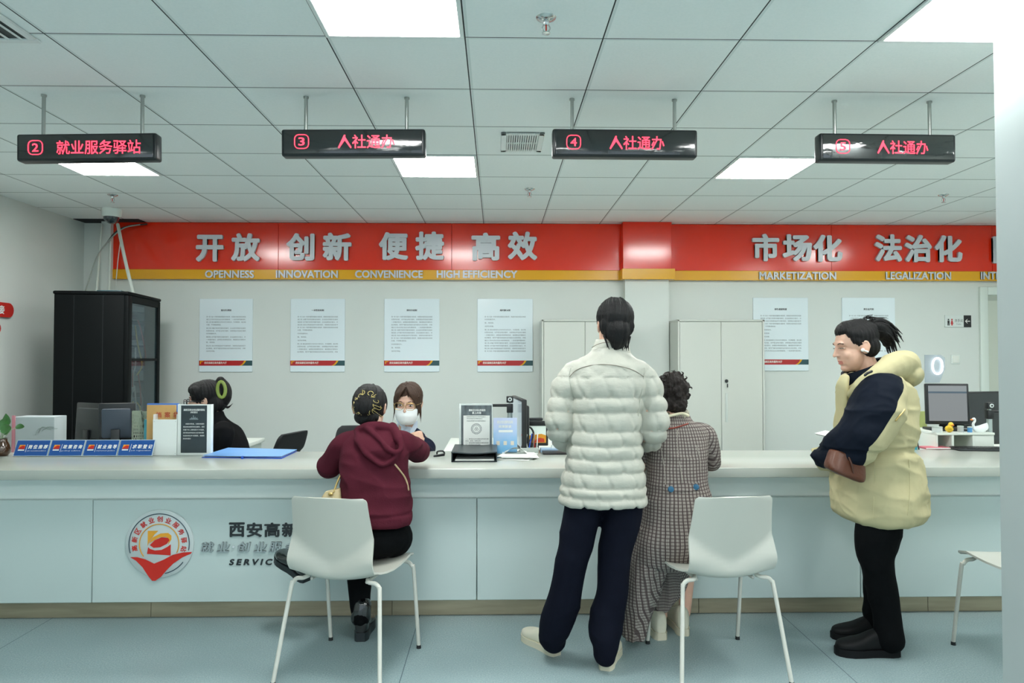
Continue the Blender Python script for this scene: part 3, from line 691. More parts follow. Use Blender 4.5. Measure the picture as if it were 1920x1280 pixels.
# ================================================================ CHAIRS
m_shell = mat('chair_shell', (190, 191, 182), .35, spec=.45)
m_leg = mat('chair_leg', (206, 205, 196), .35)
def shell_mesh(t=.009):
    NU, prof = 28, []
    def yup(z): return -.195 - .24 * (z - .5)
    rows = []
    seat = [(.252, .432, .19), (.246, .440, .205), (.225, .447, .214), (.17, .446, .22), (.1, .441, .223), (.03, .436, .222), (-.04, .433, .218), (-.1, .433, .209), (-.145, .438, .201), (-.175, .447, .197)]
    for y, z, w in seat: rows.append((y, z, w, 's'))
    for z in list(np.linspace(.468, .775, 18)) + [.783, .79, .796, .801, .805, .8075]: rows.append((None, z, .196 - .022 * smoothstep(.5, .81, z), 'b'))
    G = []
    for i, (y, z, w, kd) in enumerate(rows):
        r = []
        if kd == 'b' and z > .783: w -= .022 * (1 - math.sqrt(max(0, 1 - ((z - .783) / .0251) ** 2)))
        for j in range(NU + 1):
            u = -1 + 2 * j / NU
            if kd == 's':
                k = smoothstep(.0, -.175, np.array(y)); rear = float(k)
                r.append(Vector((u * w, y - .03 * rear * (1 - abs(u)) * 0 - .018 * rear * (1 - u * u), z + (.022 * (1 - rear) + .03 * rear) * u * u * (1 if y < .2 else .4))))
            else:
                zc = .512 + .125 * abs(u) ** 1.1
                yy = yup(max(z, zc)) - .38 * max(0, zc - z) + .030 * u * u
                bl = float(smoothstep(.43, .56, np.array(z)))
                y0 = -.193 - .018 * (1 - u * u)
                r.append(Vector((u * w, y0 * (1 - bl) + yy * bl, z + .022 * u * u * (1 - bl))))
        G.append(r)
    nI, nJ = len(G), NU + 1; N = {}
    for i in range(nI):
        for j in range(nJ):
            a = G[min(i + 1, nI - 1)][j] - G[max(i - 1, 0)][j]; b = G[i][min(j + 1, NU)] - G[i][max(j - 1, 0)]
            N[i, j] = a.cross(b).normalized()
    v = [p for r in G for p in r] + [G[i][j] + N[i, j] * t for i in range(nI) for j in range(nJ)]; f = []; o = nI * nJ
    ix = lambda i, j: i * nJ + j
    for i in range(nI - 1):
        for j in range(NU):
            f.append((ix(i, j), ix(i, j + 1), ix(i + 1, j + 1), ix(i + 1, j))); f.append((o + ix(i, j), o + ix(i + 1, j), o + ix(i + 1, j + 1), o + ix(i, j + 1)))
    for i in range(nI - 1):
        for j in (0, NU): f.append((ix(i, j), ix(i + 1, j), o + ix(i + 1, j), o + ix(i, j)))
    for j in range(NU):
        for i in (0, nI - 1): f.append((ix(i, j), o + ix(i, j), o + ix(i, j + 1), ix(i, j + 1)))
    me = bpy.data.meshes.new('shell'); me.from_pydata([tuple(x) for x in v], [], f)
    b = bmesh.new(); b.from_mesh(me); bmesh.ops.recalc_face_normals(b, faces=b.faces); b.to_mesh(me); b.free(); me.update(); return me
def make_chair(label):
    t = thing('shell_chair', label, 'chair', (0, 0, 0), 'white plastic visitor chairs')
    link_mesh('seat_shell', shell_mesh(), m_shell, t, angle=60)
    for sx in (-1, 1):
        for sy, foot, top in ((-1, (.243, -.255), (.205, -.165)), (1, (.230, .255), (.222, .19))):
            X, Yf = foot; z0 = .437 if sy < 0 else .432
            pts = [(sx * X, Yf, .012), (sx * (top[0] + .003), top[1] + (Yf - top[1]) * .12, z0 - .055), (sx * (top[0] - .004), top[1], z0 - .022), (sx * (top[0] - .022), top[1], z0 - .004), (sx * (top[0] - .05), top[1], z0), (sx * .14, top[1] + .02, z0 + .004)]
            lg = MB().tube(pts, .0092, 12, 5).build('leg', m_leg, t)
            MB().cyl((sx * X, Yf, 0), (sx * X, Yf, .016), .0115, .0105, 14).build('foot_cap', m_black, lg)
    u = MB()
    for sx in (-1, 1): u.tube([(sx * .13, -.13, .426), (sx * .13, .19, .430)], .008, 8, 2)
    u.build('under_frame', m_leg, t)
    return t
chair = make_chair('white plastic chair under the woman in the burgundy hoodie')
def place(c, x, y, rz, label): c.location = (x, y, 0); c.rotation_euler = (0, 0, rz); c['label'] = label; return c
place(chair, -.66, 3.305, rad(-13.5), 'white plastic chair under the woman in the burgundy hoodie')
ch2 = copy_tree(chair); place(ch2, .992, 3.30, rad(5.5), 'white plastic chair under the woman in the checked coat')
ch3 = copy_tree(chair); place(ch3, 2.46, 3.235, rad(1), 'white plastic chair half hidden behind the column on the right')

# black office chairs behind the counter
m_mesh = mat('black_fabric', (22, 25, 28), .8, bump=.2, bscale=(300, 300, 300))
def office_chair(x, y, rz, label, zt=.98, w=.42, lean=.1):
    t = thing('office_chair', label, 'office chair', (0, 0, 0), 'black office chairs behind the counter')
    v = []
    rows = [(-.18, .52, .19), (-.215, .6, .20), (-.23, .7, .205), (-.24 - lean * .3, zt - .12, .2), (-.245 - lean * .6, zt - .03, .185), (-.25 - lean * .7, zt, .16)]
    rr = []
    for yy, z, hw in rows: rr.append(((0, yy, z), (hw * w / .42, 0, 0), (0, .022, 0), 4))
    MB().add(*loft(rr, 32, 4)).build('backrest', m_mesh, t)
    MB().add(*loft([((0, 0, .42), (.2, 0, 0), (0, .2, 0), 3.5), ((0, 0, .44), (.23, 0, 0), (0, .23, 0), 3.5), ((0, 0, .48), (.23, 0, 0), (0, .23, 0), 3.5), ((0, 0, .495), (.19, 0, 0), (0, .19, 0), 3.5)], 32, 2)).build('seat', m_mesh, t)
    MB().cyl((0, 0, .08), (0, 0, .42), .025).build('gas_column', m_dark, t)
    b = MB().tube([(0, -.02, .42), (0, -.21, .44), (0, -.225, .62)], .018, 8, 4); b.build('back_bracket', m_dark, t)
    for k_ in range(5):
        a = 2 * PI * k_ / 5; e = Vector((math.cos(a) * .27, math.sin(a) * .27, .06))
        lg = MB().tube([(0, 0, .09), tuple(e)], [.02, .013], 8, 2).build('base_arm', m_dark, t)
        MB().cyl(e + Vector((-.012, 0, -.03)), e + Vector((.012, 0, -.03)), .028).build('caster', m_black, lg)
    t.location = (x, y, 0); t.rotation_euler = (0, 0, rz)
q = P(522, 830, 5.2); office_chair(q.x - .17, q.y, rad(75), 'black office chair beside the clerk with the hair clip', .87)
q = P(655, 805, 5.0); office_chair(q.x + .16, q.y - .2, rad(188), 'black office chair of the masked clerk, partly behind the hair net', .92, .5)
q = P(1337, 812, 4.75); office_chair(q.x - .1, q.y + .05, rad(-118), 'black office chair beyond the counter, right of the checked coat', .99, .44)
# ================================================================ PEOPLE
from mathutils.bvhtree import BVHTree
m_skin = mat('skin', (214, 172, 150), .5, var=.05, vscale=(30, 30, 30)); m_skin.node_tree.nodes['Principled BSDF'].inputs['Subsurface Weight'].default_value = .08
m_lip = mat('lips', (186, 116, 104), .4)
m_eye = mat('eye_white', (228, 226, 220), .2); m_iris = mat('iris', (30, 20, 16), .2)
m_hair = mat('black_hair', (14, 13, 14), .5, spec=.3, var=.4, vscale=(220, 220, 18), bump=.5, bscale=(420, 420, 30))
m_hair2 = mat('brown_hair', (70, 49, 37), .5, spec=.3, var=.4, vscale=(220, 220, 18), bump=.5, bscale=(420, 420, 30))
m_hair3 = mat('dark_brown_hair', (30, 22, 19), .55, spec=.3, var=.4, vscale=(150, 150, 40), bump=.5, bscale=(300, 300, 90))
def A(v): return np.array(v, float)

def head_matrix(o, yaw=0, pitch=0, roll=0, s=1.):
    return Matrix.Translation(Vector(o)) @ Matrix.Rotation(rad(yaw), 4, 'Z') @ Matrix.Rotation(rad(pitch), 4, 'X') @ Matrix.Rotation(rad(roll), 4, 'Y') @ Matrix.Scale(s, 4)
def head_parts(M):
    L = [ell((0, -.008, .034), (.073, .093, .083)), ell((0, .026, -.030), (.062, .064, .082)), ell((0, .054, -.088), (.027, .030, .020)),
         tube_raw([(0, .087, .022), (0, .097, -.004), (0, .106, -.020)], [.007, .008, .0095], 12, 3),
         ell((0, .080, .034), (.044, .011, .012)), ell((.033, .053, -.026), (.024, .025, .027)), ell((-.033, .053, -.026), (.024, .025, .027)),
         tube_raw([(-.021, .079, -.053), (0, .088, -.050), (.021, .079, -.053)], [.003, .0062, .003], 8, 3),
         tube_raw([(-.018, .078, -.061), (0, .087, -.062), (.018, .078, -.061)], [.003, .0066, .003], 8, 3),
         ell((.0105, .094, -.022), (.0065, .008, .006)), ell((-.0105, .094, -.022), (.0065, .008, .006))]
    for s in (-1, 1):
        R = Matrix.Rotation(s * .35, 3, 'Z')
        L += [ell((s * .074, -.010, -.002), (.008, .019, .031), R), tube_raw([(s * .078, -.022, -.02), (s * .083, -.030, .005), (s * .081, -.020, .028), (s * .077, -.002, .024)], .0045, 8, 4)]
    return [xf(p, M) for p in L]
def hand_parts(w, d, nrm_, thumb, curl=35, s=1.):
    """palm, four unequal bent fingers and a thumb leaving the side of the palm"""
    w, d = Vector(w), Vector(d).normalized(); t = Vector(thumb); t = (t - d * t.dot(d)).normalized(); n = Vector(nrm_); n = (n - d * n.dot(d) - t * n.dot(t)).normalized()
    parts = [tube_raw([w - d * .02 * s, w + d * .03 * s, w + d * .082 * s], [(.024 * s, .016 * s), (.036 * s, .015 * s), (.038 * s, .012 * s)], 14, 3, ref=tuple(t))]
    for off, ln in ((.029, .066), (.0105, .075), (-.009, .070), (-.027, .055)):
        p = w + d * .078 * s + t * off * s; pts = [p]; a = 0
        for k, fr in enumerate((.45, .32, .23)):
            a += rad(curl * (1.0, 1.2, .8)[k]); dr = d * math.cos(a) + n * math.sin(a); p = p + dr * ln * fr * s; pts.append(p)
        parts.append(tube_raw(pts, [.0088 * s, .0082 * s, .0074 * s, .0062 * s], 9, 3))
    p0 = w + d * .022 * s + t * .028 * s
    parts.append(tube_raw([p0, p0 + (t * .8 + d * .55 + n * .15).normalized() * .036 * s, p0 + (t * .6 + d * .95 + n * .5).normalized() * .066 * s], [.012 * s, .0098 * s, .0075 * s], 9, 3))
    return parts
def body(root, J, voxel=.0055, curl=40):
    """one continuous skin: head, neck, trunk, arms with hands, legs with feet"""
    J = {k: (Vector(v) if isinstance(v, (tuple, list, Vector)) else v) for k, v in J.items()}
    M = J['head']; lat = tuple((J['shR'] - J['shL']).normalized()); pel = (J['hipL'] + J['hipR']) / 2; nb = J['neck']
    parts = head_parts(M); b = J.get('build', 1.)
    up = (nb - pel)
    parts.append(tube_raw([pel + up * .02, pel + up * .10, pel + up * .38, pel + up * .68, pel + up * .88, nb + up * .0], [(.12 * b, .085 * b), (.15 * b, .10 * b), (.118 * b, .085 * b), (.14 * b, .095 * b), (.125 * b, .07 * b), (.055, .052)], 24, 4, ref=lat))
    parts.append(tube_raw([nb - up * .05, M @ Vector((0, -.022, -.02))], [.056, .050], 16, 4))
    for s in 'LR':
        sh, el, wr = J['sh' + s], J['el' + s], J['wr' + s]
        parts.append(tube_raw([nb * .45 + sh * .55, sh, sh * .5 + el * .5, el, el * .55 + wr * .45, wr], [.042, .040, .036, .031, .029, .022], 14, 4))
        d = (wr - el).normalized(); th = Vector(J.get('th' + s, (0, 0, 1))); pn = Vector(J.get('pn' + s, (0, 0, -1)))
        parts += hand_parts(wr, J.get('hd' + s, d), pn, th, J.get('curl' + s, curl))
        hp, kn, an, toe = J['hip' + s], J['kn' + s], J['an' + s], J['toe' + s]
        parts.append(tube_raw([hp, hp * .5 + kn * .5, kn, kn * .6 + an * .4, an], [.078 * b, .064 * b, .046, .042, .030], 16, 4))
        parts.append(tube_raw([an, an * .4 + toe * .6, toe], [.029, .021, .014], 12, 3))
    Mi = np.array(M.inverted())
    def disp(co, no):
        L = co @ Mi[:3, :3].T + Mi[:3, 3]; face = (L[:, 1] > .045) & (np.abs(L[:, 0]) < .07) & (np.abs(L[:, 2]) < .13)
        x, z = np.abs(L[:, 0]), L[:, 2]
        e = -.0075 * np.exp(-((x - .031) / .014) ** 2 - ((z - .012) / .009) ** 2)
        e += -.004 * np.exp(-(x / .02) ** 2 - ((z + .0565) / .0022) ** 2) - .003 * np.exp(-(x / .03) ** 2 - ((z + .073) / .006) ** 2)
        e = np.where(face, e, 0); f = np.array(M.to_3x3() @ Vector((0, 1, 0)))
        return f[None, :] * e[:, None]
    me = fuse(parts, voxel, 2, disp)
    def pf(c, n):
        L = c @ Mi[:3, :3].T + Mi[:3, 3]
        return ((L[:, 1] > .072) & (np.abs(L[:, 0]) < .021 - .25 * np.abs(L[:, 2] + .056)) & (L[:, 2] < -.047) & (L[:, 2] > -.067)).astype(int)
    paint(me, pf)
    o = link_mesh('body', me, [m_skin, m_lip], root, angle=180)
    return o
def eyes(root, M, lid=.5, brow=m_hair):
    for s in (-1, 1):
        e = MB().add(*xf(ell((s * .031, .0755, .011), (.0125, .0115, .0062 * lid + .001)), M)).build('eye', m_eye, root)
        MB().add(*xf(ell((s * .031, .0845, .0105), (.0054, .0035, .0054 * lid + .0006)), M)).build('iris', m_iris, e)
        MB().tube([M @ Vector(p) for p in ((s * .018, .089, .012 + .006 * lid), (s * .031, .0885, .0135 + .007 * lid), (s * .045, .080, .011 + .005 * lid))], .0013, 6, 3).build('lashes', m_hair, e)
        MB().tube([M @ Vector(p) for p in ((s * .018, .0895, .032), (s * .031, .0870, .036), (s * .047, .0765, .032))], [(.0022, .0016)] * 3, 6, 3).build('eyebrow', brow, root)
def hair(root, M, parts, m=m_hair, amp=.003, voxel=.0045, fn=None, name='hair', strands=()):
    def disp(co, no):
        a = np.arctan2(co[:, 0], -co[:, 1] + .02)
        q = np.stack([a * 14, co[:, 2] * 7, co[:, 1] * 3], 1); d = amp * vnoise(q, 3) + amp * .6 * vnoise(q * 2.3, 5)
        return d + (fn(co) if fn else 0)
    me = fuse(parts, voxel, 2, disp)
    if strands:
        sb = MB()
        for pts, r in strands: sb.tube(pts, r, 5, 4)
        b = bmesh.new(); b.from_mesh(me); m2 = sb.mesh(); b.from_mesh(m2); b.to_mesh(me); b.free()
    me.transform(M); return link_mesh(name, me, m, root, angle=180)
def tree_of(me):
    return BVHTree.FromPolygons([v.co.copy() for v in me.vertices], [tuple(p.vertices) for p in me.polygons])
def onto(tr, px, py, off=.002):
    d = ray(px, py).normalized(); h = tr.ray_cast(Vector((0, 0, CAM_H)), d)
    return (h[0] - d * off) if h[0] else None
def cloth(root, name, parts, m, voxel=.007, smooth=3, amp=.006, sc=(5, 5, 9), seed=1, fn=None, painter=None, label=None):
    def disp(co, no):
        d = amp * folds(co, sc, seed) if amp else np.zeros(len(co))
        return d + (fn(co, no) if fn else 0)
    me = fuse(parts, voxel, smooth, disp)
    if painter: paint(me, painter)
    tr = tree_of(me); o = link_mesh(name, me, m, root, label, angle=180); return o, tr
def shoe(root, heel, ang, L, W, H, m_up, m_sole, sole=.028, tilt=0, M=None, name='shoe', collar=None):
    if M is None: M = Matrix.Translation(Vector(heel)) @ Matrix.Rotation(rad(ang), 4, 'Z') @ Matrix.Rotation(rad(-tilt), 4, 'Y')
    T = [0, .05, .15, .3, .45, .6, .75, .88, .96, 1]; Wd = [.42, .62, .74, .70, .76, .92, 1., .86, .58, .26]; Hd = [.82, .98, 1.06, 1.0, .84, .62, .50, .42, .34, .22]
    rr = [((t * L, 0, sole * .7 + (h * H) / 2), (0, w * W / 2 * .97, 0), (0, 0, h * H / 2 + sole * .1), 2.6) for t, w, h in zip(T, Wd, Hd)]
    up = fuse([xf(loft(rr, 24, 3), M)], .005, 3)
    o = link_mesh(name, up, m_up, root, angle=180)
    pts = [(t * L * 1.03 - .004, w * W / 2) for t, w in zip(T, Wd)] + [(t * L * 1.03 - .004, -w * W / 2) for t, w in zip(T[::-1], Wd[::-1])]
    s = MB().prism(pts, (0, 0, 0), (1, 0, 0), (0, 1, 0), sole); s.v = [tuple(M @ Vector(v)) for v in s.v]; s.build('sole', m_sole, o, angle=50)
    return o
def ringf(Y0):
    s = Y0 / F_PX
    def R(cx, cy, hw, dep, dY=0, p=2.3): return (P(cx, cy, Y0 + dY), (hw * s, 0, 0), (0, dep, 0), p)
    return R
lerp = lambda a, b, t: Vector(a) * (1 - t) + Vector(b) * t

# ---------------------------------------------------------------- woman standing in the quilted coat
def quilted_woman():
    Y = 3.25; q = lambda x, y, d=0: P(x, y, Y + d); R = ringf(Y)
    fl = Fz(1150, 1235, 0); root = thing('person', 'person in a pale quilted coat and navy trousers standing with back turned', 'person', (q(1135, 900).x, Y, 0))
    M = head_matrix(q(1151, 614, .01), 6, -6, 3, .98)
    J = dict(head=M, neck=q(1143, 668), shL=q(1072, 700), shR=q(1206, 702), elL=q(1052, 806, -.02), elR=q(1224, 808, -.02), wrL=q(1085, 838, .22), wrR=q(1190, 842, .22), thL=(1, 0, .5), thR=(-1, 0, .5),
             hipL=q(1100, 905), hipR=q(1168, 905), knL=q(1072, 1065, .02), knR=q(1152, 1065, .0), anL=q(1040, 1190, .09), anR=q(1135, 1215, -.01), toeL=q(1018, 1200, .16), toeR=q(1140, 1222, .08))
    body(root, J, .006)
    # hair gathered low, tucked into the collar
    hair(root, M, [ell((0, -.018, .045), (.084, .102, .094)), ell((0, -.068, -.02), (.062, .045, .07)), ell((.046, -.045, .005), (.032, .045, .05)), ell((-.046, -.045, .005), (.032, .045, .05)), tube_raw([(0, -.075, -.02), (.003, -.068, -.06), (.0, -.05, -.085)], [.052, .045, .032], 12, 3)], m_hair, .005,
         strands=[([(a * .06, -.06, -.05), (a * .05, -.07, -.085), (a * .045 + .01 * k, -.062, -.105 - .008 * k)], [.006, .004, .001]) for a in (-1, -.5, 0, .4, .8, 1) for k in range(2)])
    m_coat = mat('quilted_coat', (180, 180, 169), .5, spec=.35, var=.03, vscale=(6, 6, 6), bump=.35, bscale=(22, 22, 40)); m_line = mat('coat_piping', (120, 112, 100), .6)
    seams = [705, 744, 771, 806, 832, 856, 880, 907, 925, 945]
    zs = np.array([q(1140, y).z for y in seams])[::-1]
    parts = [loft([R(1143, 652, 31, .062, .0), R(1142, 664, 40, .075), R(1140, 674, 58, .095), R(1139, 690, 72, .115), R(1138, 720, 72, .128), R(1136, 780, 65, .132), R(1133, 850, 69, .138), R(1131, 905, 77, .145), R(1131, 938, 80, .148), R(1131, 943, 77, .142)], 40, 3)]
    parts.append(tube_raw([q(1095, 690), q(1072, 706), q(1054, 750), q(1051, 798, .0), q(1060, 822, .12), q(1085, 832, .23)], [.05, .058, .060, .062, .052, .036], 18, 4))
    parts.append(tube_raw([q(1185, 690), q(1207, 706), q(1222, 752), q(1225, 800, .0), q(1216, 824, .12), q(1190, 836, .23)], [.05, .058, .060, .063, .054, .036], 18, 4))
    cx = q(1137, 800).x
    def quilt(co, no):
        z = co[:, 2]; x = co[:, 0] - cx
        zz = z + .007 * vnoise(np.stack([co[:, 0] * 11, co[:, 1] * 6, z * 5], 1), 4)
        i = np.clip(np.searchsorted(zs, zz), 1, len(zs) - 1); a, b = zs[i - 1], zs[i]
        t = np.clip((zz - a) / (b - a), 0, 1); puff = np.abs(np.sin(PI * t)) ** .6 * .014 * (1 + .25 * vnoise(np.stack([x * 9, i * 3.1, co[:, 1] * 5], 1), 2)) - .006
        # staggered pinch marks between the stitches
        ph = (i * .5) % 1; u = np.abs(((x / .115 + ph) % 1) - .5); pin = np.exp(-(u / .055) ** 2) * np.exp(-((t - .12) / .22) ** 2)
        tuck = np.exp(-((((x + .35 * (zz - a)) / .115 + ph) % 1 - .5) / .06) ** 2)
        puff = puff - .009 * pin - .004 * tuck + .0035 * folds(co, (16, 16, 10), 21)
        # shallow diamond quilting on the yoke
        dq = np.minimum(np.abs(((x + (z - zs[-1])) / .10) % 1 - .5), np.abs(((x - (z - zs[-1])) / .10) % 1 - .5)) * 2
        yoke = .004 * np.sqrt(np.clip(dq, 0, 1)) - .002
        side = smoothstep(.72, .2, np.abs(co[:, 0] - cx) / .30) * 0 + 1
        return np.where(z > zs[-1], yoke, puff * side) + .003 * vnoise(co * np.array([35, 35, 22]), 8)
    o, tr = cloth(root, 'coat', parts, m_coat, .0065, 2, 0, fn=quilt)
    # stand-up collar, yoke seam, hem vent
    col = fuse([loft([R(1146, 670, 39, .070, .0), R(1146, 650, 34, .066, .005), R(1148, 636, 31, .062, .01)], 32, 3)], .006, 2)
    link_mesh('collar', col, m_coat, o, angle=180)
    for nm, line in (('collar_seam', [(1110, 651), (1121, 645), (1133, 642), (1147, 642), (1158, 647), (1170, 657)]), ('yoke_seam', [(1068, 706), (1080, 694), (1102, 686), (1130, 683), (1160, 686), (1188, 694), (1207, 706)])):
        pts = [onto(tr, *p, .003) for p in line]; pts = [p for p in pts if p]
        if nm == 'collar_seam': pts = [P(x, y, Y - .066 + .00003 * (x - 1140) ** 2) for x, y in line]
        if len(pts) > 2: MB().tube(pts, .0016, 6, 4).build(nm, m_line, o)
    for nm, line in (('armhole_seam', [(1070, 690), (1067, 705), (1070, 725), (1074, 750), (1074, 775)]), ('armhole_seam', [(1208, 690), (1207, 705), (1204, 730), (1199, 755), (1197, 780)])):
        pts = [onto(tr, *p, .0005) for p in line]; pts = [p for p in pts if p]
        if len(pts) > 2: MB().tube(pts, .0016, 6, 4).build(nm, mat('seam_shadow_thread', (168, 170, 158), .7), o)
    m_navy = mat('navy_trousers', (15, 18, 30), .85, var=.1, vscale=(20, 20, 20), bump=.15, bscale=(260, 260, 260), spec=.08)
    s = Y / F_PX
    lp = [tube_raw([q(1100, 900), q(1092, 960), q(1073, 1048), q(1061, 1108, .02), q(1049, 1152, .05), q(1036, 1184, .09), q(1038, 1197, .11)], [(36 * s, .085), (36 * s, .088), (30 * s, .078), (31 * s, .076), (32 * s, .076), (27 * s, .08), (22 * s, .072)], 20, 4, ref=(1, 0, 0)),
          tube_raw([q(1166, 900), q(1167, 960), q(1151, 1048), q(1147, 1108), q(1138, 1152), q(1134, 1186, -.01), q(1135, 1208, -.02), q(1134, 1224, -.02)], [(36 * s, .085), (37 * s, .088), (30 * s, .078), (29 * s, .076), (31 * s, .076), (32 * s, .082), (26 * s, .076), (20 * s, .07)], 20, 4, ref=(1, 0, 0)),
          ell(q(1131, 905), (.165, .11, .10))]
    cloth(root, 'trousers', lp, m_navy, .0065, 3, .0045, (4, 4, 7), 3, fn=lambda co, no: .006 * folds(co, (6, 6, 14), 9) * smoothstep(.35, .05, co[:, 2]))
    m_sn, m_so = mat('white_sneaker', (216, 212, 192), .5), mat('sneaker_sole', (206, 200, 178), .6)
    h1 = Fz(1044, 1229, 0); t1 = Fz(1000, 1203, 0); shoe(root, h1, math.degrees(math.atan2(t1.y - h1.y, t1.x - h1.x)), .27, .10, .085, m_sn, m_so, .03)
    h2 = Fz(1135, 1257, 0); shoe(root, h2, 72, .26, .098, .085, m_sn, m_so, .03)
quilted_woman()

# ---------------------------------------------------------------- woman in the parka, seen from her left side
def parka_woman():
    Y = 3.45; q = lambda x, y, d=0: P(x, y, Y + d); R = ringf(Y); s = Y / F_PX
    root = thing('person', 'person in a cream and navy parka standing in profile at the counter', 'person', (q(1650, 900).x, Y, 0))
    M = head_matrix(q(1602, 652), 93, -10, 0, 1.0)
    J = dict(head=M, neck=q(1640, 712), shL=q(1652, 742, -.17), shR=q(1640, 742, .17), elL=q(1625, 822, -.22), elR=q(1612, 822, .18), wrL=q(1590, 846, -.14), wrR=q(1590, 842, .14), thL=(0, 0, 1), thR=(0, 0, 1), pnL=(0, 1, 0), pnR=(0, -1, 0),
             hipL=q(1652, 935, -.09), hipR=q(1652, 935, .09), knL=q(1645, 1065, -.08), knR=q(1640, 1060, .07), anL=q(1668, 1196, -.09), anR=q(1648, 1168, .125), toeL=Vector((q(1620, 1208).x, Y - .075, .045)), toeR=Vector((q(1610, 1178).x, Y + .135, .045)), curlL=60, curlR=60)
    body(root, J, .0042)
    eyes(root, M, .12)
    rnd = random.Random(5); st = []
    for k in range(90):
        a = rnd.uniform(-1, 1); b = rnd.uniform(-1, 1); e = rnd.uniform(0, 1)
        st.append(([(a * .015, -.080, .072 + b * .015), (a * .035, -.13, .085 + b * .03), (a * .045, -.165 - .03 * e, .05 + b * .035), (a * .05, -.175 - .05 * e * (1 + b * .3), -.005 + b * .05 - .03 * (1 - e))], [.006, .008, .006, .0012]))
    for k in range(14):
        a = rnd.uniform(-1, 1); st.append(([(a * .02, -.05 - .01 * k % 3, .118), (a * .03, -.085, .13 + .004 * (k % 4)), (a * .04, -.11, .12 + .012 * (k % 3))], [.0012, .0016, .0008]))
    def cap(co): return np.zeros(len(co))
    hair(root, M, [ell((0, -.028, .050), (.081, .097, .088)), ell((0, .036, .102), (.050, .048, .026), Matrix.Rotation(-.62, 3, 'X')), ell((.050, .0, .060), (.031, .060, .038), Matrix.Rotation(.55, 3, 'X')), ell((-.050, .0, .060), (.031, .060, .038), Matrix.Rotation(.55, 3, 'X')), ell((.060, .004, .036), (.020, .046, .030), Matrix.Rotation(.7, 3, 'X')), ell((-.060, .004, .036), (.020, .046, .030), Matrix.Rotation(.7, 3, 'X')), ell((.045, -.052, .0), (.034, .05, .055)), ell((-.045, -.052, .0), (.034, .05, .055)), ell((0, -.075, .0), (.055, .045, .06)),
                   tube_raw([(0, -.07, .075), (0, -.105, .088), (0, -.145, .075), (0, -.170, .03), (0, -.168, -.005)], [.022, .036, .048, .046, .022], 16, 4)], m_hair, .0025, strands=st)
    MB().tube([M @ Vector((.024 * math.cos(a), -.083 + .006 * math.sin(a * 2), .078 + .024 * math.sin(a))) for a in np.linspace(0, 2 * PI, 14)], .006, 8, 2).build('hair_tie', mat('hair_tie', (40, 34, 32), .7), root)
    eb = MB().add(*xf(ell((-.083, .008, -.010), (.009, .009, .009)), M)); eb.tube([M @ Vector((-.084, .006, -.012)), M @ Vector((-.088, -.012, -.022))], .0045, 8, 2); eb.build('earbud', mat('earbud_white', (235, 236, 234), .25), root)
    # parka: trunk, sleeves, hood
    m_cream = mat('parka_cream', (190, 182, 144), .75, var=.04, vscale=(8, 8, 8), bump=.12, bscale=(25, 25, 25), spec=.1); m_nv = mat('parka_navy', (15, 22, 34), .75, bump=.12, bscale=(25, 25, 25), spec=.1)
    zh = .6
    def hem(cx, z, hw, lat, p=2.3): return (Vector((q(cx, 900).x, Y, z)), (hw * s, 0, 0), (0, lat, 0), p)
    parts = [loft([R(1632, 700, 32, .10), R(1637, 716, 50, .18), R(1641, 738, 58, .20), R(1642, 765, 60, .21), R(1642, 800, 62, .215), R(1641, 835, 59, .205), R(1643, 870, 67, .22), R(1645, 920, 74, .235), hem(1645, .655, 71, .235), hem(1643, .625, 59, .205)], 44, 3)]
    for sd in (-1, 1):
        parts.append(tube_raw([q(1660, 724, sd * .10), q(1652, 748, sd * .20), q(1632, 795, sd * .235), q(1606, 826, sd * .22), q(1572, 847, sd * .15), q(1546, 856, sd * .09)], [.075, .112, .112, .108, .092, .060], 22, 4))
    def xz(px, py): p = P(px, py, Y - .25); return p.x, p.z
    L1 = [xz(1604, 858), xz(1602, 838), xz(1628, 803), xz(1659, 752), xz(1690, 716)]
    def painter(c, n):
        x, z, y = c[:, 0], c[:, 2], np.abs(c[:, 1] - Y); nv = np.ones(len(c), bool)
        xb = np.interp(z, [p[1] for p in L1], [p[0] for p in L1]); nv &= x < xb
        nv &= z < xz(0, 700)[1]
        xf_ = np.interp(z, [xz(0, 875)[1], xz(0, 850)[1], xz(0, 793)[1], xz(0, 760)[1], xz(0, 742)[1], xz(0, 720)[1]], [xz(1520, 0)[0], xz(1500, 0)[0], xz(1562, 0)[0], xz(1580, 0)[0], xz(1597, 0)[0], xz(1586, 0)[0]])
        nv &= x > xf_; nv &= (y > .135) | (x < xz(1566, 0)[0]); nv &= z > xz(0, 880)[1]
        return nv.astype(int)
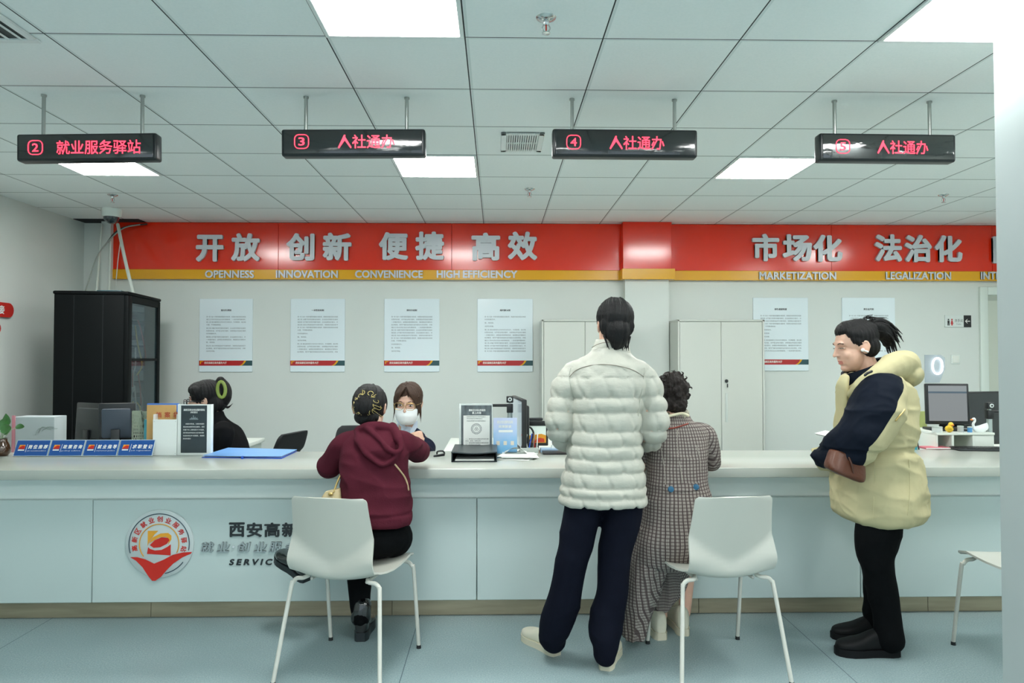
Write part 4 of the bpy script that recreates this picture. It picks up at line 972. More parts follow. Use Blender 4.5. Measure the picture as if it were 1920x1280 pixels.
    def parka_material():
        m = m_cream.copy(); m.name = 'parka_two_tone'; nt = m.node_tree; b = nt.nodes['Principled BSDF']; X, Y_, Z = xyz(nt); bx_, bz_ = root.location.x, root.location.z
        x0_, x1_ = xz(1500, 0)[0] - bx_, xz(1720, 0)[0] - bx_; z0_, z1_ = xz(0, 905)[1] - bz_, xz(0, 700)[1] - bz_
        def curve(pts):
            r = nt.nodes.new('ShaderNodeMapRange'); r.inputs['From Min'].default_value = z0_; r.inputs['From Max'].default_value = z1_; nt.links.new(Z, r.inputs['Value'])
            c = nt.nodes.new('ShaderNodeFloatCurve'); cv = c.mapping.curves[0]
            P2 = sorted(((xz(0, py)[1] - bz_ - z0_) / (z1_ - z0_), (xz(px, 0)[0] - bx_ - x0_) / (x1_ - x0_)) for px, py in pts)
            while len(cv.points) < len(P2): cv.points.new(.5, .5)
            for p_, (a_, v_) in zip(cv.points, P2): p_.location = (min(max(a_, 0), 1), min(max(v_, 0), 1)); p_.handle_type = 'VECTOR'
            c.mapping.update(); nt.links.new(r.outputs[0], c.inputs['Value'])
            return math_node(nt, 'ADD', math_node(nt, 'MULTIPLY', c.outputs[0], x1_ - x0_), x0_)
        back = curve([(1606, 905), (1604, 858), (1602, 838), (1628, 803), (1659, 752), (1690, 716), (1696, 700)])
        front = curve([(1500, 905), (1500, 845), (1562, 793), (1580, 764), (1597, 742), (1586, 716), (1586, 700)])
        ya = math_node(nt, 'ABSOLUTE', Y_); side = math_node(nt, 'MAXIMUM', math_node(nt, 'GREATER_THAN', ya, .135), math_node(nt, 'LESS_THAN', X, xz(1566, 0)[0] - bx_))
        fac = math_node(nt, 'MULTIPLY', math_node(nt, 'LESS_THAN', X, back), math_node(nt, 'GREATER_THAN', X, front))
        fac = math_node(nt, 'MULTIPLY', fac, side); fac = math_node(nt, 'MULTIPLY', fac, math_node(nt, 'MULTIPLY', math_node(nt, 'LESS_THAN', Z, z1_), math_node(nt, 'GREATER_THAN', Z, z0_)))
        src = b.inputs['Base Color'].links[0].from_socket
        nt.links.new(mix_col(nt, fac, src, lin((15, 22, 34))), b.inputs['Base Color']); return m
    def pf(co, no):
        z = co[:, 2]; d = .010 * folds(co, (5, 5, 10), 2) + .004 * folds(co, (11, 11, 20), 6)
        zc = q(1640, 836).z; low = z < zc + .02
        d = d + np.where(low, -.012 * np.exp(-((z - zc) / .02) ** 2), 0) + np.where(z < zc, .006 * folds(co, (14, 14, 5), 12) * np.exp(-((zc - z) / .10) ** 2), 0)
        return d
    o, tr = cloth(root, 'parka', parts, parka_material(), .0065, 3, 0, fn=pf)
    hp = [tube_raw([q(1592, 740, -.07), q(1610, 726, -.125), q(1646, 702, -.16), q(1682, 686, -.115), q(1694, 688, 0), q(1682, 686, .115), q(1646, 702, .16), q(1610, 726, .125), q(1592, 740, .07)], [(.016, .024), (.026, .026), (.046, .040), (.066, .066), (.070, .080), (.066, .066), (.046, .040), (.026, .026), (.016, .024)], 18, 4),
          ell(q(1688, 702), (.078, .14, .062))]
    cloth(o, 'hood', hp, m_cream, .0065, 3, .007, (7, 7, 9), 5)
    # standing collar, navy inside, cream storm flap in front
    cp = []
    for k, (zoff, rr) in enumerate(((0, 1), (1, .93))): pass
    ring = lambda cx, cy, a, b: [P(cx, cy, Y) + Vector((a * math.cos(t), b * math.sin(t), a * .42 * math.cos(t))) for t in np.linspace(0, 2 * PI, 33)[:-1]]
    r0, r1 = ring(1628, 724, .115, .115), ring(1617, 685, .098, .088); inn = ring(1617, 686, .088, .078); inb = ring(1628, 724, .10, .10)
    v, f = [], []
    for rg in (r0, r1, inn, inb): v += rg
    for i in range(3):
        for k in range(32): f.append((i * 32 + k, i * 32 + (k + 1) % 32, (i + 1) * 32 + (k + 1) % 32, (i + 1) * 32 + k))
    for k in range(32): f.append((96 + k, 96 + (k + 1) % 32, (k + 1) % 32, k))
    MB().add(v, f).build('collar', m_nv, o, angle=60)
    fp = [tube_raw([q(1584, 708, -.05), q(1580, 722, -.05), q(1578, 748, -.03), q(1578, 790, -.02)], [(.02, .03), (.024, .04), (.022, .05), (.018, .05)], 12, 3, ref=(1, 0, 0)), tube_raw([q(1584, 706, .05), q(1580, 722, .04), q(1578, 745, .02)], [(.02, .03), (.024, .04), (.022, .04)], 12, 3, ref=(1, 0, 0))]
    cloth(o, 'storm_flap', fp, m_cream, .006, 3, .003, (9, 9, 9), 7)
    for k, (x, y) in enumerate(((1592, 712), (1589, 730))):
        c = onto(tr, x, y, .004)
        if c: MB().lathe(c, [(.009, -.003), (.009, .003), (0, .004)], 12, M=Matrix.Rotation(PI / 2, 3, 'X')).build('snap', m_black, o)
    pts = [P(1622, 703, Y - .20), P(1627, 699, Y - .205), P(1634, 696, Y - .2)]
    MB().tube(pts, .006, 8, 3).build('drawcord_toggle', m_black, o)
    m_gold = mat('gold_chain', (196, 170, 110), .35, metal=.8)
    line = [(1696, 768), (1688, 778), (1680, 788)]; pts = [onto(tr, *p, .004) for p in line]
    if all(pts): MB().tube(pts, .004, 8, 4).build('chain_strap', m_gold, o)
    zp = [onto(tr, *p, .003) for p in ((1640, 862), (1640, 900), (1638, 940), (1637, 975))]
    zp = [p for p in zp if p]
    if len(zp) > 2: MB().tube(zp, .0015, 6, 4).build('side_seam', mat('parka_seam', (196, 188, 148), .7), o)
    zp = [onto(tr, *p, .003) for p in ((1704, 862), (1706, 900), (1705, 940), (1702, 965))]
    zp = [p for p in zp if p]
    if len(zp) > 2: MB().tube(zp, .0015, 6, 4).build('side_seam', MATS['parka_seam'], o)
    m_bk = mat('black_trousers', (10, 12, 14), .85, spec=.08, bump=.15, bscale=(200, 200, 200))
    tp = [tube_raw([q(1652, 930, -.09), q(1647, 990, -.10), q(1641, 1030, -.10), q(1646, 1065, -.10), q(1655, 1110, -.09), q(1662, 1150, -.09), q(1665, 1178, -.09), q(1669, 1200, -.09)], [(36 * s, .09), (40 * s, .09), (35 * s, .082), (28 * s, .072), (26 * s, .068), (24 * s, .064), (23 * s, .062), (23 * s, .060)], 20, 4, ref=(1, 0, 0)),
          tube_raw([q(1652, 930, .09), q(1645, 990, .09), q(1640, 1060, .08), q(1645, 1120, .10), q(1642, 1150, .12), q(1646, 1172, .13)], [(38 * s, .09), (38 * s, .09), (26 * s, .07), (22 * s, .062), (22 * s, .06), (20 * s, .056)], 20, 4, ref=(1, 0, 0)), ell(q(1655, 935), (.11, .18, .10))]
    cloth(root, 'trousers', tp, m_bk, .0065, 3, .006, (6, 6, 10), 4)
    m_sh, m_ss = mat('black_shoe', (11, 12, 14), .6, spec=.25), mat('black_sole', (17, 18, 20), .7, spec=.2)
    shoe(root, Fz(1690, 1233, 0) + Vector((0, .03, 0)), 176, .285, .105, .10, m_sh, m_ss, .034)
    shoe(root, Fz(1662, 1196, 0) + Vector((0, .0, 0)), 178, .27, .10, .09, m_sh, m_ss, .03)
    # handbag held against her front
    bt = thing('handbag', 'brown leather handbag held under the navy sleeve of the parka', 'bag', q(1585, 900))
    m_bag = mat('brown_leather', (90, 48, 29), .4, var=.12, vscale=(14, 14, 14), bump=.2, bscale=(60, 60, 60))
    bg = fuse([loft([(q(1584, 893, -.235), (.060, 0, -.024), (0, .045, 0), 3.5), (q(1583, 885, -.235), (.082, 0, -.030), (0, .055, 0), 3.5), (q(1588, 850, -.22), (.072, 0, -.02), (0, .045, 0), 3)], 32, 4)], .005, 2, lambda co, no: .003 * folds(co, (12, 12, 12), 3))
    link_mesh('bag_body', bg, m_bag, bt, angle=180)
    gus = [P(1592, 858, Y - .275), P(1598, 875, Y - .288), P(1600, 893, Y - .28)]
    MB().tube(gus, .005, 8, 4).build('gusset_edge', mat('leather_edge', (70, 36, 22), .5), bt)
    m_paper = mat('paper', (228, 232, 228), .6)
    pp = thing('paper_sheets', 'white paper held in front of the parka sleeve', 'paper', q(1549, 812))
    for k in range(2):
        MB().box(q(1548 + 3 * k, 812 + 3 * k, -.03), (.055, .12, .002), R=Matrix.Rotation(-.25 + .1 * k, 3, 'Y')).build('sheet', m_paper, pp)
parka_woman()
# ---------------------------------------------------------------- seated woman in the burgundy hoodie
def hoodie_woman():
    Y = 3.45; q = lambda x, y, d=0: P(x, y, Y + d); R = ringf(Y); s = Y / F_PX
    root = thing('person', 'person in a burgundy hoodie seated at the counter with a gold-patterned hair net', 'person', (q(700, 1000).x, Y, 0))
    M = head_matrix(q(694, 766, .06), -4, -14, 0, .98)
    J = dict(head=M, neck=q(700, 818, .02), shL=q(645, 836, .02), shR=q(757, 836, .02), elL=q(617, 876, .12), elR=q(790, 846, .36), wrL=q(655, 842, .34), wrR=q(735, 832, .42), thL=(0, 0, 1), thR=(0, 0, 1), hipL=q(678, 1012, -.02), hipR=q(738, 1012, -.02),
             knL=q(672, 1040, .31), knR=q(690, 1008, .34), anL=Fz(664, 1172, .10) + Vector((0, -.0, 0)), anR=q(583, 1062, .20), toeL=Fz(664, 1165, .05), toeR=q(525, 1036, .28))
    J['build'] = .82; J['anL'] = Vector((q(665, 1100).x, 3.62, .10)); J['toeL'] = J['anL'] + Vector((0, .13, -.05))
    body(root, J, .006)
    # hair wrapped in a net with gold curls
    cap, bun = ((0, -.015, .028), (.084, .104, .094)), ((0, -.092, .0), (.058, .044, .058))
    hair(root, M, [ell(*cap), ell(*bun), ell((0, -.06, -.05), (.06, .045, .045))], m_hair, .003)
    m_goldnet = mat('gold_thread', (196, 178, 112), .4, metal=.4)
    def back(x, z):
        y = 0
        for c, r in (cap, bun):
            k = 1 - ((x - c[0]) / r[0]) ** 2 - ((z - c[2]) / r[2]) ** 2
            if k > 0: y = min(y, c[1] - r[1] * math.sqrt(k))
        return y - .004
    net = MB(); rnd = random.Random(11)
    for k in range(15):
        a0 = 2 * PI * k / 15 + rnd.uniform(-.1, .1); r0 = rnd.uniform(.050, .066); cx, cz = r0 * math.cos(a0), r0 * math.sin(a0) - .004; rr = rnd.uniform(.008, .014); b0 = rnd.uniform(0, 6)
        pts = []
        for j in range(9):
            b = b0 + j * .5; r_ = rr * (1.15 - .05 * j); x, z = cx + r_ * math.cos(b), cz + r_ * math.sin(b); pts.append(M @ Vector((x, back(x, z), z)))
        net.tube(pts, .0013, 6, 2)
        if k % 2 == 0:
            pts = [M @ Vector((cx * t, back(cx * t, cz * t), cz * t)) for t in (.78, .92, 1.08, 1.22)]; net.tube(pts, .0014, 6, 2)
    net.build('hair_net', m_goldnet, root)
    m_hood = mat('burgundy_fleece', (80, 31, 43), .9, var=.08, vscale=(10, 10, 10), bump=.15, bscale=(180, 180, 180), spec=.08)
    parts = [loft([R(700, 806, 30, .065, .02), R(701, 816, 46, .085, .01), R(702, 828, 58, .105, .01), R(702, 850, 62, .12, .0), R(702, 880, 61, .125, -.02), R(703, 915, 63, .13, -.03), R(705, 950, 65, .135, -.04), R(706, 974, 67, .14, -.04), R(706, 981, 63, .13, -.04)], 40, 3),
             tube_raw([q(668, 826), q(644, 834, .02), q(625, 860, .06), q(617, 876, .12), q(628, 868, .24), q(655, 845, .36)], [.05, .058, .055, .053, .045, .036], 18, 4),
             tube_raw([q(735, 826), q(757, 832, .04), q(778, 842, .20), q(786, 846, .33), q(765, 838, .42), q(735, 834, .46)], [.05, .058, .056, .054, .044, .036], 18, 4)]
    def hf(co, no):
        z = co[:, 2]; zc = q(700, 955).z
        return .008 * folds(co, (3, 3, 13), 4) * smoothstep(q(700, 850).z, q(700, 920).z, z) + .007 * folds(co, (8, 8, 11), 2) - .006 * np.exp(-((z - zc) / .006) ** 2)
    o, tr = cloth(root, 'hoodie', parts, m_hood, .0065, 3, .002, (6, 6, 9), 1, fn=hf)
    hp = [loft([(q(700, 806, -.02), (.075, 0, .01), (0, .055, 0), 2.2), (q(703, 822, -.07), (.098, 0, .0), (0, .06, 0), 2.3), (q(710, 842, -.095), (.092, 0, -.012), (0, .06, 0), 2.3), (q(720, 860, -.10), (.062, 0, -.02), (0, .045, 0), 2.2), (q(726, 872, -.10), (.025, 0, -.012), (0, .022, 0), 2)], 32, 4),
          tube_raw([q(668, 806, -.03), q(674, 830, -.115), q(692, 855, -.15), q(718, 871, -.155), q(742, 856, -.15), q(752, 842, -.145)], [.012, .013, .013, .013, .013, .010], 10, 4),
          tube_raw([q(736, 800, -.02), q(745, 818, -.10), q(753, 838, -.14), q(744, 848, -.155), q(728, 842, -.155), q(714, 826, -.145)], [.020, .020, .015, .013, .012, .008], 10, 4),
          tube_raw([q(673, 806, -.03), q(690, 799, -.06), q(712, 799, -.06), q(732, 804, -.035)], [.022, .024, .024, .022], 12, 4), tube_raw([q(690, 803, -.075), q(706, 818, -.125), q(722, 834, -.15)], [.020, .014, .008], 10, 3)]
    ho, htr = cloth(o, 'hood', hp, m_hood, .0055, 2, .004, (9, 9, 9), 6)
    cl = fuse([loft([R(700, 806, 25, .056, .035), R(699, 796, 22, .052, .045)], 28, 2)], .005, 1)
    link_mesh('inner_collar', cl, mat('patterned_collar', (96, 92, 100), .7, var=.7, vscale=(90, 90, 90)), o, angle=180)
    m_st = mat('tan_strap', (190, 164, 128), .5)
    pts = [onto(tr, *p, .004) for p in ((733, 862), (741, 871), (750, 882), (758, 893), (763, 904), (766, 918))]; pts = [p for p in pts if p]
    if len(pts) > 2: MB().tube(pts, .004, 8, 4).build('bag_strap', m_st, o)
    m_bk = MATS['black_trousers']
    Lf = J['anL']
    tp = [ell(q(706, 1006, -.03), (.165, .14, .095)), tube_raw([q(678, 1012, -.02), q(676, 1020, .15), J['knL'], lerp(J['knL'], Lf, .4) + Vector((0, -.015, 0)), lerp(J['knL'], Lf, .85), Lf], [.088, .082, .064, .060, .048, .044], 18, 4),
          tube_raw([q(738, 1008, -.03), q(720, 1002, .15), J['knR'], lerp(J['knR'], J['anR'], .4), lerp(J['knR'], J['anR'], .85)], [.090, .082, .064, .058, .046], 18, 4)]
    cloth(root, 'trousers', tp, m_bk, .0065, 3, .004, (7, 7, 7), 2)
    m_pat, m_ps = mat('patent_black', (9, 11, 13), .12, coat=1.), mat('loafer_sole', (30, 38, 42), .45)
    hl = Vector((Lf.x + .004, 3.585, 0)); sh = shoe(root, hl, 92, .245, .098, .085, m_pat, m_ps, .042)
    MB().add(*tube_raw([hl + Vector((-.008, .04, .10)), hl + Vector((0, .045, .165))], [(.042, .05), (.04, .046)], 16, 2)).build('boot_shaft', m_pat, sh)
    # crossed foot: points to the left, sole side turned to the viewer
    hx = P(574, 1090, 3.54); tx_ = P(516, 1040, 3.70); d = (tx_ - hx).normalized(); up = Vector((.25, -.35, .9)); sd = up.cross(d).normalized(); up = d.cross(sd).normalized()
    Mf = Matrix((( d.x, sd.x, up.x, hx.x), (d.y, sd.y, up.y, hx.y), (d.z, sd.z, up.z, hx.z), (0, 0, 0, 1)))
    shoe(root, hx, 0, .245, .098, .085, m_pat, m_ps, .03, M=Mf)
    # her small shoulder bag
    bt = thing('shoulder_bag', 'small beige bag on a gold chain beside the burgundy hoodie', 'bag', q(622, 935, -.10))
    m_bg = mat('beige_leather', (196, 178, 138), .45, bump=.2, bscale=(80, 80, 80)); m_gold = MATS['gold_chain']
    MB().add(*loft([(q(620, 962, -.10), (.045, 0, 0), (0, .028, 0), 4), (q(620, 940, -.10), (.050, 0, 0), (0, .03, 0), 4), (q(624, 918, -.10), (.034, 0, .008), (0, .02, 0), 3.5)], 28, 3)).build('bag_body', m_bg, bt)
    MB().tube([q(626, 922, -.12), q(632, 905, -.10), q(640, 888, -.08)], .0045, 8, 4).build('chain', m_gold, bt)
    MB().add(*ell(q(620, 926, -.13), (.012, .006, .009))).build('clasp', m_gold, bt)
hoodie_woman()

# ---------------------------------------------------------------- seated woman in the checked coat
def checked_material():
    m = bpy.data.materials.new('checked_tweed'); m.use_nodes = True; nt = m.node_tree; b = nt.nodes['Principled BSDF']; X, Y_, Z = xyz(nt)
    tc = nt.nodes.new('ShaderNodeTexCoord')
    def no(sc, amt):
        n = nt.nodes.new('ShaderNodeTexNoise'); n.inputs['Scale'].default_value = sc; nt.links.new(tc.outputs['Object'], n.inputs['Vector']); return math_node(nt, 'MULTIPLY', math_node(nt, 'SUBTRACT', n.outputs['Fac'], .5), amt)
    w = no(9, .010)
    U = math_node(nt, 'ADD', math_node(nt, 'MULTIPLY', math_node(nt, 'ARCTAN2', X, math_node(nt, 'SUBTRACT', .06, Y_)), .19), w); V = math_node(nt, 'ADD', Z, w)
    c = mix_col(nt, grid_lines(nt, U, .0066, 0, .0024), lin((170, 163, 154)), lin((138, 130, 124)))
    c = mix_col(nt, grid_lines(nt, V, .0066, 0, .0024), c, lin((140, 130, 126)))
    c = mix_col(nt, math_node(nt, 'MULTIPLY', grid_lines(nt, U, .0150, 0, .0052), .85), c, lin((70, 58, 60)))
    c = mix_col(nt, math_node(nt, 'MULTIPLY', grid_lines(nt, V, .0150, 0, .0048), .75), c, lin((78, 64, 64)))
    nt.links.new(c, b.inputs['Base Color']); b.inputs['Roughness'].default_value = .9; b.inputs['Specular IOR Level'].default_value = .2
    MATS['checked_tweed'] = m; return m
def checked_woman():
    Y = 3.5; q = lambda x, y, d=0: P(x, y, Y + d); R = ringf(Y); s = Y / F_PX
    root = thing('person', 'person in a long checked coat with two blue buttons seated at the counter', 'person', (q(1262, 1000).x, Y, 0))
    M = head_matrix(q(1257, 744, .03), 10, -6, 0, .95)
    J = dict(head=M, neck=q(1264, 785), shL=q(1222, 825), shR=q(1316, 823), elL=q(1202, 874, .06), elR=q(1336, 868, .06), wrL=q(1228, 838, .38), wrR=q(1316, 838, .38), thL=(0, 0, 1), thR=(0, 0, 1), hipL=q(1240, 1010, -.02), hipR=q(1296, 1010, -.02),
             knL=q(1240, 1030, .30), knR=q(1290, 1030, .30), anL=Vector((P(1240, 1160, 3.66).x, 3.66, .09)), anR=Vector((P(1284, 1155, 3.70).x, 3.70, .09)), toeL=Vector((P(1235, 1160, 3.78).x, 3.80, .04)), toeR=Vector((P(1284, 1155, 3.8).x, 3.83, .04)))
    body(root, J, .006)
    hair(root, M, [ell((0, -.018, .036), (.084, .102, .094)), ell((0, -.06, -.03), (.066, .052, .06)), ell((.045, -.02, .02), (.04, .06, .07)), ell((-.045, -.02, .02), (.04, .06, .07))], m_hair3, .004, fn=lambda co: .010 * vnoise(co * 38, 2) + .006 * vnoise(co * 75, 4),
         strands=[([(.055 * math.cos(a), -.075 + .05 * ((k * 7) % 5) / 5, .04 + .065 * math.sin(a)), (.080 * math.cos(a), -.085 + .06 * ((k * 7) % 5) / 5, .036 + .092 * math.sin(a)), (.086 * math.cos(a + .12 * (-1) ** k), -.075 + .06 * ((k * 7) % 5) / 5, .036 + .098 * math.sin(a + .1 * (-1) ** k))], [.007, .004, .0008]) for k, a in enumerate(np.linspace(-.9, 4.0, 26))])
    m_tw = checked_material(); m_red = mat('red_piping', (140, 58, 44), .6); m_cr = mat('cream_scarf', (214, 206, 178), .7)
    parts = [loft([R(1266, 775, 25, .06, .01), R(1267, 790, 32, .075, .0), R(1268, 800, 50, .09), R(1268, 815, 58, .105), R(1269, 840, 57, .115, -.01), R(1269, 880, 55, .115, -.03), R(1269, 910, 57, .12, -.04), R(1270, 935, 63, .13, -.05), R(1268, 975, 66, .15, -.05), R(1258, 1010, 70, .18, -.04), R(1250, 1040, 66, .17, -.02), R(1246, 1056, 55, .15, .02)], 40, 3),
             tube_raw([q(1300, 808), q(1323, 816, .01), q(1332, 842, .03), q(1334, 866, .07), q(1328, 858, .22), q(1316, 840, .38)], [.045, .05, .046, .044, .042, .036], 16, 4),
             tube_raw([q(1236, 808), q(1214, 818, .01), q(1206, 842, .03), q(1204, 868, .07), q(1212, 858, .22), q(1226, 840, .38)], [.045, .05, .046, .044, .042, .036], 16, 4)]
    o, tr = cloth(root, 'coat', parts, m_tw, .0065, 3, .004, (6, 6, 10), 2, fn=lambda co, no: .007 * folds(co, (7, 7, 3), 5) * smoothstep(q(0, 960).z, q(0, 1040).z, co[:, 2]))
    # coat skirt falling to the floor beside the seat, and its fold over the knees
    sk = [loft([R(1238, 985, 46, .12, -.04), R(1224, 1045, 38, .10, -.05), R(1206, 1100, 30, .085, -.03), R(1194, 1150, 23, .08, -.01), R(1188, 1192, 19, .075, .0)], 30, 4),
          loft([R(1262, 1010, 36, .10, .08), R(1258, 1055, 38, .085, .14), R(1252, 1090, 36, .07, .16), R(1246, 1120, 26, .055, .15), R(1238, 1142, 12, .035, .14)], 30, 4)]
    def pl(co, no): return .011 * folds(co, (17, 17, 2.2), 3) * smoothstep(q(0, 985).z, q(0, 1060).z, co[:, 2])
    cloth(o, 'coat_skirt', sk, m_tw, .0065, 3, .003, (8, 8, 5), 4, fn=pl)
    pp = [onto(tr, *p, .004) for p in ((1243, 803), (1258, 803), (1275, 799), (1290, 794), (1305, 787))]; pp = [p for p in pp if p]
    if len(pp) > 2: MB().tube(pp, .0035, 8, 4).build('red_piping', m_red, o)
    link_mesh('scarf', fuse([loft([R(1266, 784, 27, .062, .0), R(1266, 774, 25, .06, .01), R(1264, 765, 22, .055, .015)], 28, 3)], .005, 2, lambda co, no: .004 * vnoise(co * 60, 2)), mat('spotted_scarf', (150, 146, 128), .7, var=.95, vscale=(70, 70, 70)), root, angle=180)
    pp = [P(x, y, Y - .07) for x, y in ((1250, 781), (1266, 777), (1280, 775), (1290, 779))]
    MB().tube(pp, .007, 8, 4).build('blouse_collar', m_cr, root)
    # half belt with two blue buttons
    up = [onto(tr, x, 908 - (x - 1250) * .06, .002) for x in range(1246, 1316, 6)]; dn = [onto(tr, x, 922 - (x - 1250) * .06, .002) for x in range(1246, 1316, 6)]
    v, f = [], []
    for a, b in zip(up, dn):
        e = Vector((0, -.005, 0)); v += [a, b, b + e, a + e]
    n = len(up)
    for i in range(n - 1):
        for k in range(4): f.append((i * 4 + k, i * 4 + (k + 1) % 4, (i + 1) * 4 + (k + 1) % 4, (i + 1) * 4 + k))
    f += [(3, 2, 1, 0), tuple((n - 1) * 4 + k for k in range(4))]
    MB().add(v, f).build('half_belt', m_tw, o)
    m_bb = mat('blue_button', (48, 104, 138), .35)
    for x, y in ((1258, 917), (1305, 913)):
        c = onto(tr, x, y, .008); MB().lathe(c, [(.0135, -.004), (.015, .0), (.012, .007), (0, .009)], 20, M=Matrix.Rotation(PI / 2, 3, 'X')).build('blue_button', m_bb, o)
    m_seam = mat('tweed_seam', (166, 158, 148), .8)
    for ln in ([(1270, 806), (1271, 840), (1276, 880), (1280, 905)], [(1238, 835), (1243, 860), (1247, 890), (1248, 908)], [(1306, 835), (1312, 860), (1314, 885)]):
        pp = [onto(tr, *p, .001) for p in ln]; pp = [p for p in pp if p]
        if len(pp) > 2: MB().tube(pp, .0016, 6, 4).build('back_seam', m_seam, o)
    m_sn, m_so = MATS['white_sneaker'], MATS['sneaker_sole']
    shoe(root, Vector((P(1241, 1195, 3.57).x, 3.57, 0)), 97, .25, .10, .10, m_sn, m_so, .036)
    shoe(root, Vector((P(1283, 1190, 3.62).x, 3.62, 0)), 90, .25, .096, .10, m_sn, m_so, .036)
checked_woman()

# ---------------------------------------------------------------- masked clerk facing the counter
def masked_clerk():
    Y = 4.60; q = lambda x, y, d=0: P(x, y, Y + d); R = ringf(Y); s = Y / F_PX
    root = thing('person', 'person in a navy suit wearing a white face mask and gold glasses behind the counter', 'person', (q(757, 900).x, Y, 0))
    M = head_matrix(q(765, 758, -.12), 176, -8, -2, 1.03)
    sc = Vector((0, 0, 0))
    J = dict(head=M, neck=q(762, 806, -.03), shL=q(800, 838), shR=q(716, 838), elL=q(806, 885, -.06), elR=q(712, 890, -.05), wrL=q(792, 838, -.24), wrR=q(735, 868, -.28), thL=(-.6, -.3, .8), thR=(0, 0, 1), pnL=(-.7, .5, -.3), hdL=(-.25, .1, .95), curlL=75, hipL=Vector((q(790, 900).x, 4.85, .52)), hipR=Vector((q(730, 900).x, 4.85, .52)),
             knL=Vector((q(795, 900).x, 4.45, .53)), knR=Vector((q(725, 900).x, 4.45, .53)), anL=Vector((q(795, 900).x, 4.5, .09)), anR=Vector((q(725, 900).x, 4.5, .09)), toeL=Vector((q(795, 900).x, 4.36, .04)), toeR=Vector((q(725, 900).x, 4.36, .04)))
    # keep the elbows above the worktop
    J['elL'] = q(800, 850, -.10); J['wrL'] = q(789, 836, -.22)
    body(root, J, .0042)
    eyes(root, M, .75, m_hair2)
    st = []
    for sg in (-1, 1):
        for k in range(9):
            st.append(([(sg * (.004 + .003 * k), .066 - .002 * k, .118), (sg * (.028 + .004 * k), .093 - .003 * k, .085 - .002 * k), (sg * (.055 + .0025 * k), .072 - .004 * k, .036 - .003 * k), (sg * (.068 + .0012 * k), .050 - .004 * k, -.01 - .006 * k)], [.007, .0085, .006, .0015]))
        for k in range(5): st.append(([(sg * .070, .040 - .008 * k, .055), (sg * .076, .034 - .008 * k, .005), (sg * (.078 + .001 * k), .03 - .006 * k, -.035 - .008 * (k % 3)), (sg * (.077 + .002 * k), .032, -.060 - .010 * k)], [.006, .004, .002, .0006]))
    hair(root, M, [ell((0, -.022, .048), (.085, .102, .088)), ell((.056, -.012, .03), (.028, .055, .055)), ell((-.056, -.012, .03), (.028, .055, .055)), ell((0, -.06, -.04), (.06, .045, .07)), tube_raw([(.03, -.085, -.02), (.045, -.09, -.09), (.05, -.06, -.15)], [.03, .026, .012], 10, 3)], m_hair2, .003, strands=st)
    # face mask
    g = []; nx, nz = 18, 14
    for j in range(nz + 1):
        t = j / nz; z = -.014 - .098 * t; wd = .066 - .018 * max(0, t - .45) ** 1.2 * 2
        r = []
        for i in range(nx + 1):
            u = -1 + 2 * i / nx; x = u * wd; prof = .113 - .012 * abs(t - .35) * 2 - .02 * max(0, t - .7) * 3
            y = prof - .062 * abs(u) ** 1.9 - .010 * (1 - abs(u)) * (1 if t > .92 else 0)
            r.append(Vector((x, y, z - .012 * (1 - u * u) * (t - .5) * -0 + (.010 * (1 - abs(u)) if t < .1 else 0))))
        g.append(r)
    v = [M @ p for r in g for p in r] + [M @ (p + Vector((0, -.003, 0))) for r in g for p in r]; n1 = nx + 1; o2 = n1 * (nz + 1); f = []
    for j in range(nz):
        for i in range(nx):
            a = j * n1 + i; f.append((a, a + n1, a + n1 + 1, a + 1)); f.append((o2 + a, o2 + a + 1, o2 + a + n1 + 1, o2 + a + n1))
    for i in range(nx):
        a = i; f.append((a, a + 1, o2 + a + 1, o2 + a)); a = nz * n1 + i; f.append((a + 1, a, o2 + a, o2 + a + 1))
    for j in range(nz):
        a = j * n1; f.append((a + n1, a, o2 + a, o2 + a + n1)); a = j * n1 + nx; f.append((a, a + n1, o2 + a + n1, o2 + a))
    mk = MB().add(v, f).build('face_mask', mat('mask_white', (232, 236, 238), .6, bump=.1, bscale=(60, 60, 60)), root, angle=180)
    for sg in (-1, 1):
        for z0, z1 in ((-.004, .012), (-.085, -.02)): MB().tube([M @ Vector((sg * .064, .052, z0)), M @ Vector((sg * .076, .02, (z0 + z1) / 2)), M @ Vector((sg * .079, -.012, z1))], .0015, 6, 3).build('ear_loop', MATS['mask_white'], mk)
    gm = mat('gold_wire', (190, 160, 100), .3, metal=.8); gl = MB()
    for sg in (-1, 1):
        pts = []
        for k in range(25):
            a = 2 * PI * k / 24; pts.append(M @ Vector((sg * .034 + .027 * math.copysign(abs(math.cos(a)) ** .7, math.cos(a)), .113 - .18 * abs(.034 * sg + .027 * math.cos(a)) ** 1.0 * .6, .010 + .021 * math.copysign(abs(math.sin(a)) ** .75, math.sin(a)))))
        gl.tube(pts, .0016, 6, 1); gl.tube([M @ Vector((sg * .061, .104, .018)), M @ Vector((sg * .077, .05, .016)), M @ Vector((sg * .08, -.01, .012))], .0014, 6, 3)
    gl.tube([M @ Vector((-.008, .112, .014)), M @ Vector((0, .116, .017)), M @ Vector((.008, .112, .014))], .0016, 6, 3)
    gl.build('eyeglasses', gm, root)
    m_suit = mat('navy_suit', (17, 23, 42), .8, bump=.1, bscale=(200, 200, 200), spec=.1); m_shirt = mat('blue_shirt', (196, 210, 226), .6, bump=.1, bscale=(40, 40, 40))
    parts = [loft([R(760, 802, 22, .055, .01), R(760, 812, 34, .075, .01), R(759, 826, 42, .095, .02), R(758, 850, 43, .11, .04), R(757, 890, 43, .115, .1), R(757, 930, 46, .12, .18), R(757, 960, 46, .12, .22)], 36, 3)]
